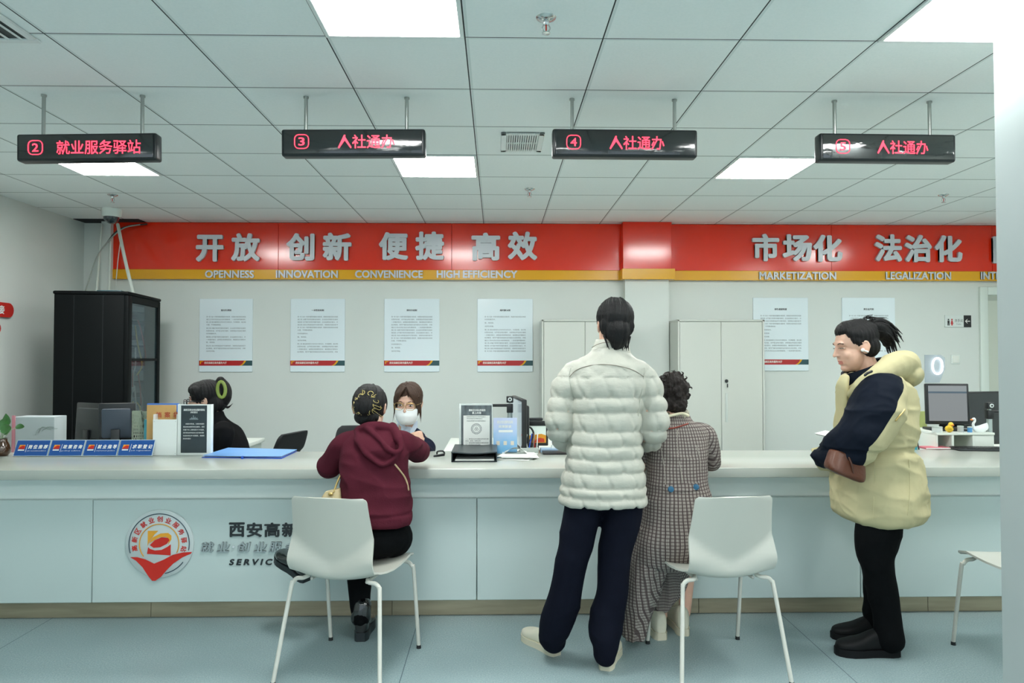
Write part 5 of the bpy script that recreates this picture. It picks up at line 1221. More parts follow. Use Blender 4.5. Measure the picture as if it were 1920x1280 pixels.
    for el, wr, sh in ((J['elL'], J['wrL'], J['shL']), (J['elR'], J['wrR'], J['shR'])):
        parts.append(tube_raw([lerp(sh, q(758, 815), .4), sh, lerp(sh, el, .55), el, lerp(el, wr, .75)], [.05, .056, .05, .046, .038], 16, 4))
    o, tr = cloth(root, 'suit_jacket', parts, m_suit, .0065, 3, .003, (7, 7, 9), 3)
    sp = [tube_raw([q(762, 801, -.07), q(764, 815, -.09), q(766, 832, -.105), q(766, 850, -.11)], [(.035, .03), (.036, .028), (.030, .026), (.018, .02)], 14, 3, ref=(1, 0, 0)), tube_raw([q(748, 797, -.03), q(762, 802, -.05), q(778, 799, -.03)], [.016, .018, .016], 10, 3)]
    so, _ = cloth(root, 'shirt', sp, m_shirt, .005, 2, .002, (9, 9, 9), 2)
    for tri in ([(743, 778), (752, 782), (761, 801), (756, 804), (744, 790)], [(783, 788), (778, 791), (769, 808), (774, 813), (783, 800)]):
        pts = [P(x, y, Y - .13) for x, y in tri]; c = pts[0]
        MB().prism([((p - c).x, (p - c).z) for p in pts], c, (1, 0, 0), (0, 0, 1), .007).build('collar_flap', m_shirt, so)
    cloth(root, 'trousers', [ell(Vector((q(757, 900).x, 4.82, .54)), (.17, .14, .10))] + [tube_raw([J['hip' + k], J['kn' + k], lerp(J['kn' + k], J['an' + k], .5), J['an' + k]], [.085, .066, .058, .046], 14, 4) for k in 'LR'], m_suit, .01, 2, 0)
masked_clerk()

# ---------------------------------------------------------------- clerk in black, in profile
def black_clerk():
    Y = 4.80; q = lambda x, y, d=0: P(x, y, Y + d); R = ringf(Y); s = Y / F_PX
    root = thing('person', 'person in black with a green claw clip and glasses behind the poster stand', 'person', (q(415, 900).x, Y, 0))
    M = head_matrix(q(385, 753), 98, -4, 0, 1.04)
    J = dict(head=M, neck=q(404, 792), shL=q(420, 812, -.17), shR=q(414, 812, .17), elL=q(400, 880, -.2), elR=q(396, 880, .2), wrL=q(335, 868, -.14), wrR=q(335, 868, .14), thL=(0, 0, 1), thR=(0, 0, 1), hipL=Vector((q(432, 900).x, Y - .09, .52)), hipR=Vector((q(432, 900).x, Y + .09, .52)))
    for k, d in (('L', -.1), ('R', .1)):
        J['kn' + k] = Vector((q(432, 900).x - .42, Y + d, .54)); J['an' + k] = Vector((q(432, 900).x - .40, Y + d, .09)); J['toe' + k] = J['an' + k] + Vector((-.14, 0, -.05))
    body(root, J, .0045); eyes(root, M, .5)
    st = [([(a * .01, -.10, -.02), (a * .015, -.125, -.035 - .004 * k), (a * .02, -.14 - .004 * k, -.05 + .006 * k)], [.008, .006, .001]) for k, a in enumerate((-2, -1, 0, 1, 2))]
    hair(root, M, [ell((0, -.016, .050), (.086, .104, .092)), ell((0, .050, .092), (.055, .05, .034), Matrix.Rotation(-.5, 3, 'X')), ell((.05, .018, .062), (.034, .065, .040), Matrix.Rotation(.45, 3, 'X')), ell((-.05, .018, .062), (.034, .065, .040), Matrix.Rotation(.45, 3, 'X')), ell((.045, -.055, -.01), (.034, .05, .06)), ell((-.045, -.055, -.01), (.034, .05, .06)), ell((0, -.08, -.01), (.055, .05, .06)),
                   tube_raw([(0, -.09, -.03), (0, -.120, .02), (0, -.122, .075), (0, -.10, .125)], [.035, .040, .040, .028], 14, 4)], m_hair, .003, strands=st)
    m_clip = mat('olive_clip', (132, 150, 62), .25, spec=.6)
    cl = MB()
    for sx in (-.030, .0):
        pts = []
        for k in range(17):
            a = 2 * PI * k / 16; u, w = .024 * math.cos(a), .050 * math.sin(a)
            pts.append(M @ Vector((sx - .042, -.118 + u * (1 if u < 0 else 1) - .012 * math.cos(2 * a) * 0, .072 + w)))
        cl.tube(pts, [(.007, .011)] * 17, 8, 1)
        break
    cl.build('claw_clip', m_clip, root)
    gl = MB(); g2 = MATS['black_plastic']
    for sg in (-1, 1):
        gl.tube([M @ Vector((sg * .034 + .026 * math.copysign(abs(math.cos(a)) ** .6, math.cos(a)), .112, .004 + .02 * math.copysign(abs(math.sin(a)) ** .6, math.sin(a)))) for a in np.linspace(0, 2 * PI, 21)], .0028, 6, 1)
        gl.tube([M @ Vector((sg * .061, .110, .014)), M @ Vector((sg * .080, .05, .012)), M @ Vector((sg * .084, -.01, .008))], .0028, 6, 3)
    gl.tube([M @ Vector((-.008, .113, .008)), M @ Vector((.008, .113, .008))], .0025, 6, 1); gl.build('eyeglasses', g2, root)
    m_bl = mat('black_jacket', (12, 13, 15), .8, bump=.1, bscale=(150, 150, 150), spec=.1)
    parts = [loft([R(401, 771, 16, .056), R(404, 782, 18, .062), R(408, 792, 24, .09), R(414, 806, 32, .17), R(419, 830, 38, .20), R(424, 870, 42, .20), R(428, 920, 44, .19), R(430, 970, 42, .18)], 36, 3)]
    for sd, k in ((-1, 'L'), (1, 'R')):
        sh, el, wr = J['sh' + k], J['el' + k], J['wr' + k]; parts.append(tube_raw([lerp(sh, q(408, 800), .4), sh, lerp(sh, el, .5), el, lerp(el, wr, .85)], [.06, .07, .062, .055, .04], 16, 4))
    cloth(root, 'jacket', parts, m_bl, .007, 3, .004, (6, 6, 8), 5)
    cloth(root, 'trousers', [ell(Vector((q(432, 900).x, Y, .54)), (.14, .17, .10))] + [tube_raw([J['hip' + k], J['kn' + k], lerp(J['kn' + k], J['an' + k], .5), J['an' + k]], [.085, .066, .058, .046], 14, 4) for k in 'LR'], m_bl, .01, 2, 0)
black_clerk()
# ================================================================ THINGS ON THE COUNTER
EX, EZ = Vector((1, 0, 0)), Vector((0, 0, 1))
def bx(name, lo, hi, m, parent=None, bv=.002, **kw): return MB().b2(lo, hi, bv).build(name, m, parent, **kw)
# ---- plant in a brown glass vase at the far left
vc = Fz(3, 854.5, CT); vc = Vector((vc.x, vc.y, CT))
t = thing('potted_plant', 'green leafy plant in a round brown glass vase at the left end of the counter', 'plant', vc)
MB().lathe(vc, [(.0, .001), (.030, .001), (.042, .015), (.046, .04), (.040, .065), (.030, .085), (.028, .10), (.031, .104), (.026, .104), (.024, .09), (.0, .088)]).build('vase', mat('brown_glass', (66, 42, 24), .1, spec=.7, coat=.6), t)
rnd = random.Random(4); m_leaf = mat('leaf_green', (72, 122, 66), .4, var=.25, vscale=(30, 30, 30)); m_stem = mat('stem', (150, 170, 140), .5)
for k, (dx, dz, sz, an) in enumerate(((-.10, .16, .08, 150), (-.055, .19, .085, 110), (-.02, .17, .08, 80), (.01, .165, .075, 60), (.03, .15, .07, 40), (.06, .165, .045, 10), (-.08, .12, .08, 190), (-.12, .20, .08, 140), (.0, .13, .07, 100), (-.04, .15, .08, 170))):
    tip = vc + Vector((dx, rnd.uniform(-.05, .05), dz)); base = vc + Vector((0, 0, .09))
    MB().tube([base, (base + tip) / 2 + Vector((dx * .15, 0, .02)), tip], .0018, 6, 4).build('stem', m_stem, t)
    d = Vector((math.cos(rad(an)), rnd.uniform(-.3, .3), math.sin(rad(an)))).normalized(); s = d.cross(Vector((rnd.uniform(-.3, .3), 1, .4))).normalized(); n = s.cross(d)
    v, f = [], []; NL = 9
    for i in range(NL):
        u = i / (NL - 1); w = sz * .42 * math.sin(PI * min(1, u * .93 + .07)) ** .7 * (1 - .35 * u) if i < NL - 1 else .0005
        for j in (-1, -.5, 0, .5, 1): v.append(tip + d * sz * 1.05 * (u - .1) + s * w * j + n * (abs(j) * w * .35 - .012 * (u - .5) ** 2 * 4))
    for i in range(NL - 1):
        for j in range(4): f.append((i * 5 + j, i * 5 + j + 1, i * 5 + j + 6, i * 5 + j + 5))
    o = len(v); v += [p - n * .0012 for p in v]; f += [tuple(o + a for a in reversed(q)) for q in f]
    MB().add(v, f).build('leaf', m_leaf, t, angle=180)
# ---- four blue service plaques leaning back
m_blue = mat('plaque_blue', (34, 84, 158), .2, spec=.5, coat=.3, var=.05, vscale=(6, 6, 6)); m_edge = mat('plaque_edge', (196, 210, 218), .15, coat=.5)
YPQ = 4.245; m_wp = mat('plaque_white', (236, 238, 236), .4)
for i, (x0, x1, word, eng, lab) in enumerate(((20, 84, '岗位推荐', 'job recommendation', 'blue leaning counter plaque nearest the plant vase'), (85.5, 149, '政策咨询', 'policy advice', 'second blue counter plaque from the plant, reading policy advice'), (150.5, 214, '就业指导', 'employment guidance', 'third blue counter plaque from the plant, reading employment guidance'), (215.5, 281, '求职登记', 'job registration', 'blue leaning counter plaque beside the white file holder'))):
    a, b = P(x0 + 4, 851.5, YPQ), P(x1 + 4, 851.5, YPQ); w = b.x - a.x
    a = Vector((a.x, YPQ, CT + .0035)); H = .099; ey = Vector((0, .42, .91)).normalized(); n = EX.cross(ey)
    t = thing('counter_plaque', lab, 'plaque', (a.x + w / 2, YPQ, CT), 'blue service plaques')
    MB().prism([(0, 0), (w, 0), (w, H), (0, H)], a - n * .006, EX, ey, .006).build('board', m_edge, t)
    MB().prism([(.003, .003), (w - .003, .003), (w - .003, H - .004), (.003, H - .004)], a + n * .0002, EX, ey, .0008).build('blue_face', m_blue, t)
    foot = [a + EX * .01 + ey * H * .8, a + EX * .01 + Vector((0, .075, .003))]
    MB().prism([(0, .0), (.004, 0), (.075, -H * .72), (.071, -H * .74)], a + EX * .02 + ey * H * .75 - n * .006, Vector((0, 1, 0)), EZ, w - .04).build('stand', m_edge, t)
    O = a + n * .0012
    sq = .036; ox, oy = w * .10, H * .32
    MB().prism([(ox, oy + .011), (ox + sq, oy + .011), (ox + sq, oy + sq), (ox + .004, oy + sq)], O, EX, ey, .0006).build('logo_orange', m_eo, t, smooth=False)
    MB().prism([(ox + .001, oy + .011), (ox + sq, oy + .011), (ox + sq, oy + .03), (ox + .020, oy + .032), (ox + .006, oy + .022)], O + n * .0006, EX, ey, .0005).build('logo_red', m_er, t, smooth=False)
    MB().prism([(ox, oy + .001), (ox + sq, oy + .001), (ox + sq, oy + .008), (ox, oy + .008)], O, EX, ey, .0006).build('logo_base', m_wp, t, smooth=False)
    MB().prism([(w * .325, H * .25), (w * .335, H * .25), (w * .350, H * .72), (w * .34, H * .72)], O, EX, ey, .0006).build('divider', m_wp, t, smooth=False)
    lettering('lettering', ' '.join(word), O + EX * w * .385 + ey * H * .44, EX, ey, w * .57, H * .25, m_wp, t, .035, res=1, shear=.15)
    lettering('lettering', eng, O + EX * w * .37 + ey * H * .27, EX, ey, w * .56, H * .09, m_wp, t, .0, res=1)
# ---- white file holder with envelope, and the dark poster stand
yb = 4.29
def X(px, Y): return P(px, 845, Y).x
def Z(py, Y): return P(960, py, Y).z
m_whpl = mat('white_acrylic', (226, 232, 230), .25)
t = thing('file_holder', 'white open file holder full of folders beside the blue plaques', 'file holder', (X(308, yb), yb, CT))
x0, x1 = X(286, yb), X(331, yb); z1 = Z(785, yb)
s = MB().b2((x0, yb, CT), (x1, yb + .004, z1), .001, 1).b2((x0, yb + .004, CT), (x0 + .004, yb + .15, z1 + .03), .001, 1).b2((x1 - .004, yb + .004, CT), (x1, yb + .15, z1 + .03), .001, 1).b2((x0, yb + .15, CT), (x1, yb + .154, z1 + .05), .001, 1).b2((x0, yb + .004, CT), (x1, yb + .15, CT + .004))
s.build('box', m_whpl, t)
for k, (dx, dz) in enumerate(((.008, -.012), (-.008, -.012), (.008, -.20), (-.008, -.20))):
    xx = (x0 if dx > 0 else x1) + dx; MB().cyl((xx, yb - .001, z1 + dz), (xx, yb + .001, z1 + dz), .002, n=8).build('screw', m_steel, t)
t = thing('archive_envelope', 'brown archive envelope with red characters standing in the white file holder', 'envelope', (X(305, yb), yb + .05, CT + .01))
xe0, xe1 = X(275, yb + .06), X(330, yb + .06); ze = Z(758, yb + .06)
bx('envelope', (xe0, yb + .055, CT + .006), (xe1, yb + .062, ze), mat('kraft', (202, 160, 100), .7, var=.05, vscale=(20, 20, 20)), t)
for i, ch in enumerate('袋案档'):  # printed upside down as it stands
    w = .034; lettering('red_character', ch, Vector((X(322, yb) - .052 * i + .017, yb + .0545, Z(769, yb) + .012)), -EX, -EZ, w, w * .9, mat('stamp_red', (186, 84, 54), .6), t, .025, res=1) if False else lettering('red_character', ch, Vector((X(322, yb) - .052 * i - .017, yb + .0545, Z(783, yb))), EX, EZ, w, w, mat('stamp_red', (186, 84, 54), .6), t, .025, res=1)
t = thing('blue_clip_folder', 'thin blue folder edge standing behind the brown envelope', 'folder', (X(305, yb), yb + .08, CT))
bx('cover', (X(276, yb + .08), yb + .07, CT + .006), (X(335, yb + .08), yb + .085, Z(755, yb + .08)), mat('folder_blue', (64, 120, 206), .35), t)
t = thing('poster_stand', 'white stand with a black printed notice beside the file holder', 'poster stand', (X(364, yb), yb, CT))
x0, x1 = X(332, yb), X(395.5, yb); z1 = Z(757, yb)
bx('panel', (x0, yb, CT), (x1, yb + .006, z1), m_whpl, t); bx('side_wing', (x1 - .005, yb + .006, CT), (x1, yb + .035, z1), m_whpl, t); bx('side_wing', (x0, yb + .006, CT), (x0 + .005, yb + .035, z1), m_whpl, t)
x0, x1, za, z1 = X(339, yb), X(387.5, yb), Z(847, yb), Z(759, yb); w, h = x1 - x0, z1 - za
bx('notice', (x0, yb - .0015, za), (x1, yb - .0002, z1), mat('notice_dark', (44, 56, 62), .25, var=.35, vscale=(7, 7, 12)), t, bv=0)
O = Vector((x0, yb - .0016, za)); m_np = mat('notice_print', (226, 230, 228), .5)
lettering('printed_title', '高新区就业创业服务驿站', O + EX * w * .10 + EZ * h * .885, EX, EZ, w * .82, h * .045, m_np, t, .03, res=1)
lettering('printed_title', '求职登记', O + EX * w * .36 + EZ * h * .835, EX, EZ, w * .28, h * .038, m_np, t, .02, res=1)
for i, (s_, x_, ww) in enumerate((('亲爱的求职者，为更好地提供', .18, .72), ('就业岗位推荐和创业服务，请您', .09, .82), ('扫描下方二维码登记个人信息，', .09, .82), ('我们将在收到信息之后为您匹配', .09, .80), ('合适的岗位并与您联系。感谢您', .09, .82), ('的支持与配合！', .09, .30))):
    lettering('printed_text', s_, O + EX * w * x_ + EZ * h * (.595 - .062 * i), EX, EZ, w * ww, h * .030, m_np, t, .012, res=1)
sk = MB()
for k, hh in enumerate((.02, .03, .05, .035, .09, .04, .06, .03, .045, .02)): sk.prism([(w * (.33 + .034 * k), h * .70), (w * (.358 + .034 * k), h * .70), (w * (.358 + .034 * k), h * (.70 + hh)), (w * (.33 + .034 * k), h * (.70 + hh))], O, EX, EZ, .0006)
sk.build('skyline_print', mat('skyline_grey', (120, 132, 138), .5), t, smooth=False)
# ---- grey-green letter rack and teal box left of the holder
m_rk = mat('letter_rack_grey', (158, 168, 148), .5)
def letter_rack():
    Yr = 4.42; t = thing('letter_rack', 'grey-green perforated plastic letter rack behind the file holder', 'letter rack', (X(275, Yr), Yr, CT))
    for k in range(4):
        dx = .028 * k; mb = MB(); xa, xb = X(247, Yr) + dx, X(247, Yr) + dx + .13; zt_ = Z(768, Yr) - .004 * k
        pts = [(0, 0.001), (.13, .001), (.13, .07), (.115, .09), (.085, .125), (.07, zt_ - CT - .012), (.055, zt_ - CT), (.004, zt_ - CT - .006)]
        # openwork sheet: bars instead of holes
        O = Vector((xa, Yr + .012 * k, CT)); mb.prism([(0, .001), (.008, .001), (.008, zt_ - CT - .006), (0, zt_ - CT - .006)], O, EX, EZ, .003)
        Hh = zt_ - CT
        def right(z): return float(np.interp(z, [0, .07, .10, .14, Hh], [.13, .13, .105, .075, .06]))
        nrow = 12
        for r in range(nrow + 1):
            z = .004 + (Hh - .012) * r / nrow; mb.prism([(.002, z), (right(z), z), (right(z), z + .006), (.002, z + .006)], O, EX, EZ, .003)
            if r < nrow:
                zc = z + (Hh - .012) / nrow; n = 8
                for c in range(n):
                    xx = .006 + (right(z) - .010) * (c + .5 * (r % 2)) / n; mb.prism([(xx, z + .005), (xx + .005, z + .005), (xx + .005, zc + .001), (xx, zc + .001)], O, EX, EZ, .003)
        ed = [(right(z), z) for z in np.linspace(.001, Hh, 12)]
        mb.prism(ed + [(x - .006, z) for x, z in ed[::-1]], O, EX, EZ, .003)
        mb.build('divider', m_rk, t, smooth=False)
    bx('base', (X(247, Yr), Yr - .01, CT), (X(247, Yr) + .22, Yr + .06, CT + .006), m_rk, t)
letter_rack()
t = thing('teal_box', 'small teal box behind the white file holder', 'box', (X(280, 4.40), 4.39, CT)); bx('carton', (X(271, 4.38), 4.37, CT), (X(292, 4.38), 4.40, Z(785, 4.38)), mat('teal_card', (66, 150, 164), .5), t)
# ---- blue folder lying open on the counter
m_fb = mat('folder_light_blue', (122, 172, 232), .35, var=.06, vscale=(8, 8, 8)); m_fd = mat('folder_spine_blue', (40, 86, 190), .35)
t = thing('blue_folder', 'light blue plastic folder lying flat on the counter', 'folder', Fz(465, 853, CT))
def flat(pxs, z0, th, m, nm):
    pts = [Fz(x, y, CT) for x, y in pxs]; MB().prism([(p.x, p.y) for p in pts], (0, 0, CT + z0), (1, 0, 0), (0, 1, 0), th).build(nm, m, t)
flat([(378, 858), (528, 860), (557, 846), (430, 842.5)], .0005, .003, m_fd, 'back_cover')
flat([(384, 857), (527, 858.5), (550, 848), (428, 844)], .004, .006, mat('paper', (228, 232, 228), .6), 'papers')
flat([(380, 857.5), (450, 859), (528, 859), (557, 846), (428, 842.5)], .0105, .002, m_fb, 'front_cover')
flat([(452, 860.2), (456, 860.3), (457, 858.6), (453, 858.5)], .0005, .013, m_fd, 'clasp')
# ---- stapler-like black scissors near the masked clerk
t = thing('stapler', 'small black stapler with a loop lying in front of the masked clerk', 'stapler', Fz(825, 856, CT))
c = Fz(826, 856, CT); mb = MB(); 
mb.tube([c + Vector((-.035, -.03, .008)), c + Vector((-.01, -.015, .010)), c + Vector((.02, .0, .012))], [(.006, .004), (.008, .006), (.008, .006)], 8, 3)
mb.tube([c + Vector((-.02, .0, .012)), c + Vector((-.018, .0, .03)), c + Vector((.012, .005, .032)), c + Vector((.022, .005, .018)), c + Vector((.010, .002, .012))], .005, 8, 4)
mb.build('stapler_body', m_black, t)
# ---- black document tray
ya = 3.975; t = thing('document_tray', 'low black document tray on the counter under the framed notice', 'tray', (X(889, ya), ya + .12, CT))
x0, x1 = X(846, ya), X(932, ya); yk = 4.33; zt_ = Z(848.5, ya)
m_tray = mat('tray_black', (34, 44, 48), .35)
MB().b2((x0, ya, CT), (x1, yk, CT + .005), .002).b2((x0, ya, CT), (x0 + .006, yk, zt_), .002).b2((x1 - .006, ya, CT), (x1, yk, zt_), .002).b2((x0 + .006, yk - .006, CT), (x1 - .006, yk, zt_)).build('tray_frame', m_tray, t)
lid = MB(); n = 12
rows = []
for i in range(n + 1):
    u = i / n; rows.append((x0 + (x1 - x0) * u, -.007 * math.sin(PI * u) ** 1.5))
pts = [(x, zt_ + d + .006) for x, d in rows] + [(x, zt_ + d) for x, d in rows[::-1]]
lid.prism(pts[::-1], (0, ya - .004, 0), EX, EZ, -(yk - ya)); lid.build('lid', m_tray, t)
bx('papers', (x0 + .02, ya + .015, CT + .005), (x1 - .015, yk - .02, CT + .014), mat('paper', (228, 232, 228), .6), t)
# ---- acrylic frame with the printed notice
yf = 4.335; t = thing('notice_stand', 'upright acrylic frame with a black and white notice behind the black tray', 'notice frame', (X(890, yf), yf + .03, CT))
x0, x1, z1 = X(862, yf), X(923, yf), Z(757, yf)
m_clear = mat('clear_acrylic', (222, 232, 230), .1, alpha=.55, coat=.5)
bx('acrylic', (x0 - .004, yf, CT), (x1 + .002, yf + .012, z1 + .003), m_clear, t); bx('foot', (x0, yf - .0, CT), (x1, yf + .08, CT + .005), m_clear, t)
w, h = x1 - x0 - .012, z1 - CT - .02; O = Vector((x0 + .008, yf - .0004, CT + .012))
bx('notice', O, O + Vector((w, .0003, h)), mat('notice_grey', (96, 106, 110), .4, var=.5, vscale=(40, 40, 16)), t, bv=0)
bx('white_sheet', O + Vector((w * .075, -.0006, h * .03)), O + Vector((w * .94, -.0001, h * .78)), mat('paper', (228, 232, 228), .6), t, bv=0)
O = O + Vector((0, -.0007, 0))
lettering('printed_title', '高新区社保业务服务', O + EX * w * .25 + EZ * h * .87, EX, EZ, w * .55, h * .05, m_np, t, .03, res=1); lettering('printed_title', '掌上办理', O + EX * w * .36 + EZ * h * .81, EX, EZ, w * .30, h * .05, m_np, t, .03, res=1)
for z_, ww in ((.74, .62), (.70, .52), (.65, .62)): lettering('printed_text', '手机扫码即可办理参保登记', O + EX * w * .18 + EZ * h * z_, EX, EZ, w * ww, h * .022, m_ink2, t, .01, res=1)
for i, s_ in enumerate(('一、参保人员可通过手机办理', '登记、查询、变更业务', '二、请按照页面提示填写信息', '并上传相关证件材料', '三、如有疑问请咨询窗口人员')):
    lettering('printed_text', s_, O + EX * w * .14 + EZ * h * (.26 - .042 * i), EX, EZ, w * (.76 if i % 2 == 0 else .5), h * .024, m_ink2, t, .01, res=1)
rg = MB(); cc = O + EX * w * .5 + EZ * h * .49
for k in range(22):
    a = 2 * PI * k / 22
    for r_, wd in ((.030, .0026), (.023, .002)):
        p = cc + EX * r_ * math.cos(a + r_ * 20) + EZ * r_ * math.sin(a + r_ * 20); rg.prism([(-wd, -wd), (wd, -wd), (wd, wd), (-wd, wd)], p, EX, EZ, .0005)
rg.build('ring_of_marks', m_ink2, t, smooth=False)
kn = MB()
for k in range(3):
    p = cc + EX * .006 * math.cos(rad(90 + 120 * k)) + EZ * .006 * math.sin(rad(90 + 120 * k)); kn.tube([p + EX * .0055 * math.cos(a) + EZ * .0055 * math.sin(a) for a in np.linspace(0, 2 * PI, 13)], .0009, 6, 1)
kn.build('knot_mark', m_ink, t)
# ---- blue leaflet holder
yl = 4.30; t = thing('leaflet_holder', 'pale blue leaflet in a clear holder right of the framed notice', 'leaflet', (X(947, yl), yl + .02, CT))
x0, x1, z1 = X(925, yl), X(969.5, yl), Z(783, yl); w, h = x1 - x0, z1 - CT
m_lf = bpy.data.materials.new('leaflet_print'); m_lf.use_nodes = True
nt = m_lf.node_tree; b = nt.nodes['Principled BSDF']; Xo, Yo, Zo = xyz(nt); r = nt.nodes.new('ShaderNodeMapRange'); r.inputs['From Min'].default_value = .02; r.inputs['From Max'].default_value = h; nt.links.new(Zo, r.inputs['Value'])
nz = nt.nodes.new('ShaderNodeTexNoise'); nz.inputs['Scale'].default_value = 18; tc = nt.nodes.new('ShaderNodeTexCoord'); nt.links.new(tc.outputs['Object'], nz.inputs['Vector'])
nt.links.new(mix_col(nt, math_node(nt, 'ADD', r.outputs[0], math_node(nt, 'MULTIPLY', math_node(nt, 'SUBTRACT', nz.outputs['Fac'], .5), .6)), lin((116, 178, 220)), lin((196, 206, 234))), b.inputs['Base Color']); b.inputs['Roughness'].default_value = .3
bx('leaflet', (x0, yl, CT + .004), (x1, yl + .002, z1), m_lf, t, bv=0); bx('holder', (x0 - .002, yl + .003, CT), (x1 + .002, yl + .006, z1 - .01), m_clear, t, bv=0); bx('holder_foot', (x0, yl - .0, CT), (x1, yl + .07, CT + .004), m_clear, t, bv=0)
O = Vector((x0, yl - .0005, CT))
lettering('printed_title', '就业创业服务指南', O + EX * w * .16 + EZ * h * .84, EX, EZ, w * .66, h * .09, m_np, t, .03, res=1); lettering('printed_title', '政策解读', O + EX * w * .22 + EZ * h * .72, EX, EZ, w * .54, h * .08, m_np, t, .03, res=1)
bx('white_band', O + EX * w * .22 + EZ * h * .60 - Vector((0, .0006, 0)), O + EX * w * .82 + EZ * h * .665, m_np, t, bv=0)
for k in range(3): bx('printed_square', O + EX * w * (.13 + .30 * k) + EZ * h * .25 - Vector((0, .0006, 0)), O + EX * w * (.27 + .30 * k) + EZ * h * .36, mat('print_pale', (214, 206, 190), .5), t, bv=0)
# ---- loose papers
t = thing('paper_pile', 'loose white papers on the counter in front of the blue leaflet', 'papers', Fz(965, 855, CT))
rnd = random.Random(8)
for k in range(5):
    c = Fz(972 + rnd.uniform(-4, 4), 856.5 + rnd.uniform(-1, 1), CT); MB().box(c + Vector((0, 0, .002 + .0032 * k)), (.19, .24 if k < 4 else .2, .0012), R=Matrix.Rotation(rnd.uniform(-.35, .3), 3, 'Z')).build('sheet', mat('paper', (228, 232, 228), .6), t)
c = Fz(966, 857, CT); v = []
for i in range(9):
    for j in range(5): u, w_ = i / 8, j / 4; v.append(c + Vector((-.06 + .13 * u, .02 + .10 * w_, .019 + .035 * math.sin(PI * u) * (1 - .6 * w_))))
f = [(i * 5 + j, i * 5 + j + 1, i * 5 + j + 6, i * 5 + j + 5) for i in range(8) for j in range(4)]; o = len(v); v += [p + Vector((0, 0, .001)) for p in v]; f += [tuple(o + a for a in q[::-1]) for q in f]
MB().add(v, f).build('curled_sheet', mat('paper', (228, 232, 228), .6), t, angle=180)
# ---- document cameras
def doc_camera(px, Yc, ytop, yb_, label, arm=-1, L=.12):
    x = X(px, Yc); zt = Z(ytop, Yc); t = thing('document_camera', label, 'document camera', (x, Yc, yb_))
    bx('base', (x - .05 + arm * .1, Yc - .14, yb_), (x + (.02 if arm < 0 else .07), Yc + .06, yb_ + .018), m_dark, t, bv=.005)
    MB().cyl((x, Yc, yb_ + .018), (x, Yc, zt - .09), .016).build('column', mat('silver_column', (178, 190, 188), .3, metal=.5), t)
    bx('joint', (x - .02, Yc - .02, zt - .10), (x + .02, Yc + .02, zt - .045), m_black, t, bv=.003)
    bx('arm', (x + min(0, arm) * L - .02, Yc - .018, zt - .062), (x + max(0, arm) * L + .02, Yc + .018, zt - .045), m_black, t, bv=.003)
    hd = bx('camera_head', (x - .022, Yc - .022, zt - .036), (x + .022, Yc + .022, zt + .006), m_black, t, bv=.005)
    MB().cyl((x, Yc - .0225, zt - .014), (x, Yc - .026, zt - .014), .013, n=20).build('ring', mat('camera_ring', (214, 222, 220), .3), hd); MB().cyl((x, Yc - .026, zt - .014), (x, Yc - .028, zt - .014), .006, n=14).build('lens', m_black, hd)
    bx('neck', (x - .008, Yc - .008, zt - .046), (x + .008, Yc + .008, zt - .034), m_steel, t, bv=0)
doc_camera(956, 4.62, 744, .751, 'black document camera with grey column behind the blue leaflet', -1, .10)
# ---- monitors
m_scr = mat('screen_dark', (26, 32, 36), .15, coat=.4)
def monitor(c, rz, w, h, label, base_z, screen=None, tilt=0, back=m_dark, estr=.5, name='computer_monitor'):
    t = thing(name, label, 'monitor', (c[0], c[1], base_z))
    c = Vector(c); Rm = Matrix.Rotation(rz, 3, 'Z') @ Matrix.Rotation(tilt, 3, 'X')
    MB().box(c, (w, .03, h), bevel=.006, R=Rm).build('casing', m_black, t)
    MB().box(c + Rm @ Vector((0, .024, 0)), (w * .8, .03, h * .75), bevel=.012, R=Rm).build('back_cover', back, t)
    sm = screen or m_scr
    sc_ = MB().box(c + Rm @ Vector((0, -.0155, .004)), (w - .03, .002, h - .036), R=Rm).build('screen', sm, t)
    Rz = Matrix.Rotation(rz, 3, 'Z'); p0 = c + Rz @ Vector((0, .05, -h * .15)); b0 = Vector((p0.x, p0.y, base_z + .012))
    MB().box((p0 + b0) / 2, (.05, .018, (p0 - b0).length), bevel=.004, R=Rz).build('stand', m_black, t)
    MB().box(b0 + Vector((0, 0, -.004)) - Rz @ Vector((0, .03, 0)), (.22, .17, .014), bevel=.006, R=Rz).build('foot', m_black, t)
    return t, sc_, c, Rm
q = P(973, 791, 4.60)
m_grey_scr = mat('screen_grey_glow', (60, 70, 74), .2, emit=(.42, .52, .55), estr=.42)
monitor((q.x, q.y, q.z), rad(-84), .50, .315, 'monitor seen edge-on behind the blue leaflet', .751, m_grey_scr)
q = P(1004, 812, 4.85)
t, sc_, c, Rm = monitor((q.x, q.y, q.z), 0, .17, .165, 'small desk display with an orange swirl left of the quilted coat', .751, mat('screen_pale', (190, 205, 198), .3, emit=(.55, .66, .60), estr=.35))
O = c + Vector((-.07, -.0168, -.062))
MB().prism([(0, 0), (.14, 0), (.14, .05), (.11, .06), (.07, .055), (.03, .05), (0, .055)], O, EX, EZ, .0005).build('orange_shape', mat('swirl_orange', (228, 158, 46), .4), sc_, smooth=False)
MB().prism([(.06, .004), (.13, .004), (.128, .028), (.10, .034), (.075, .026)], O + Vector((0, -.0005, 0)), EX, EZ, .0005).build('red_shape', mat('swirl_red', (200, 62, 40), .4), sc_, smooth=False)
bx('top_bar', (c.x - .088, c.y - .024, c.z + .052), (c.x + .088, c.y - .0165, c.z + .085), m_black, t); bx('webcam', (c.x - .05, c.y - .015, c.z + .085), (c.x + .05, c.y + .015, c.z + .105), m_dark, t, bv=.006)
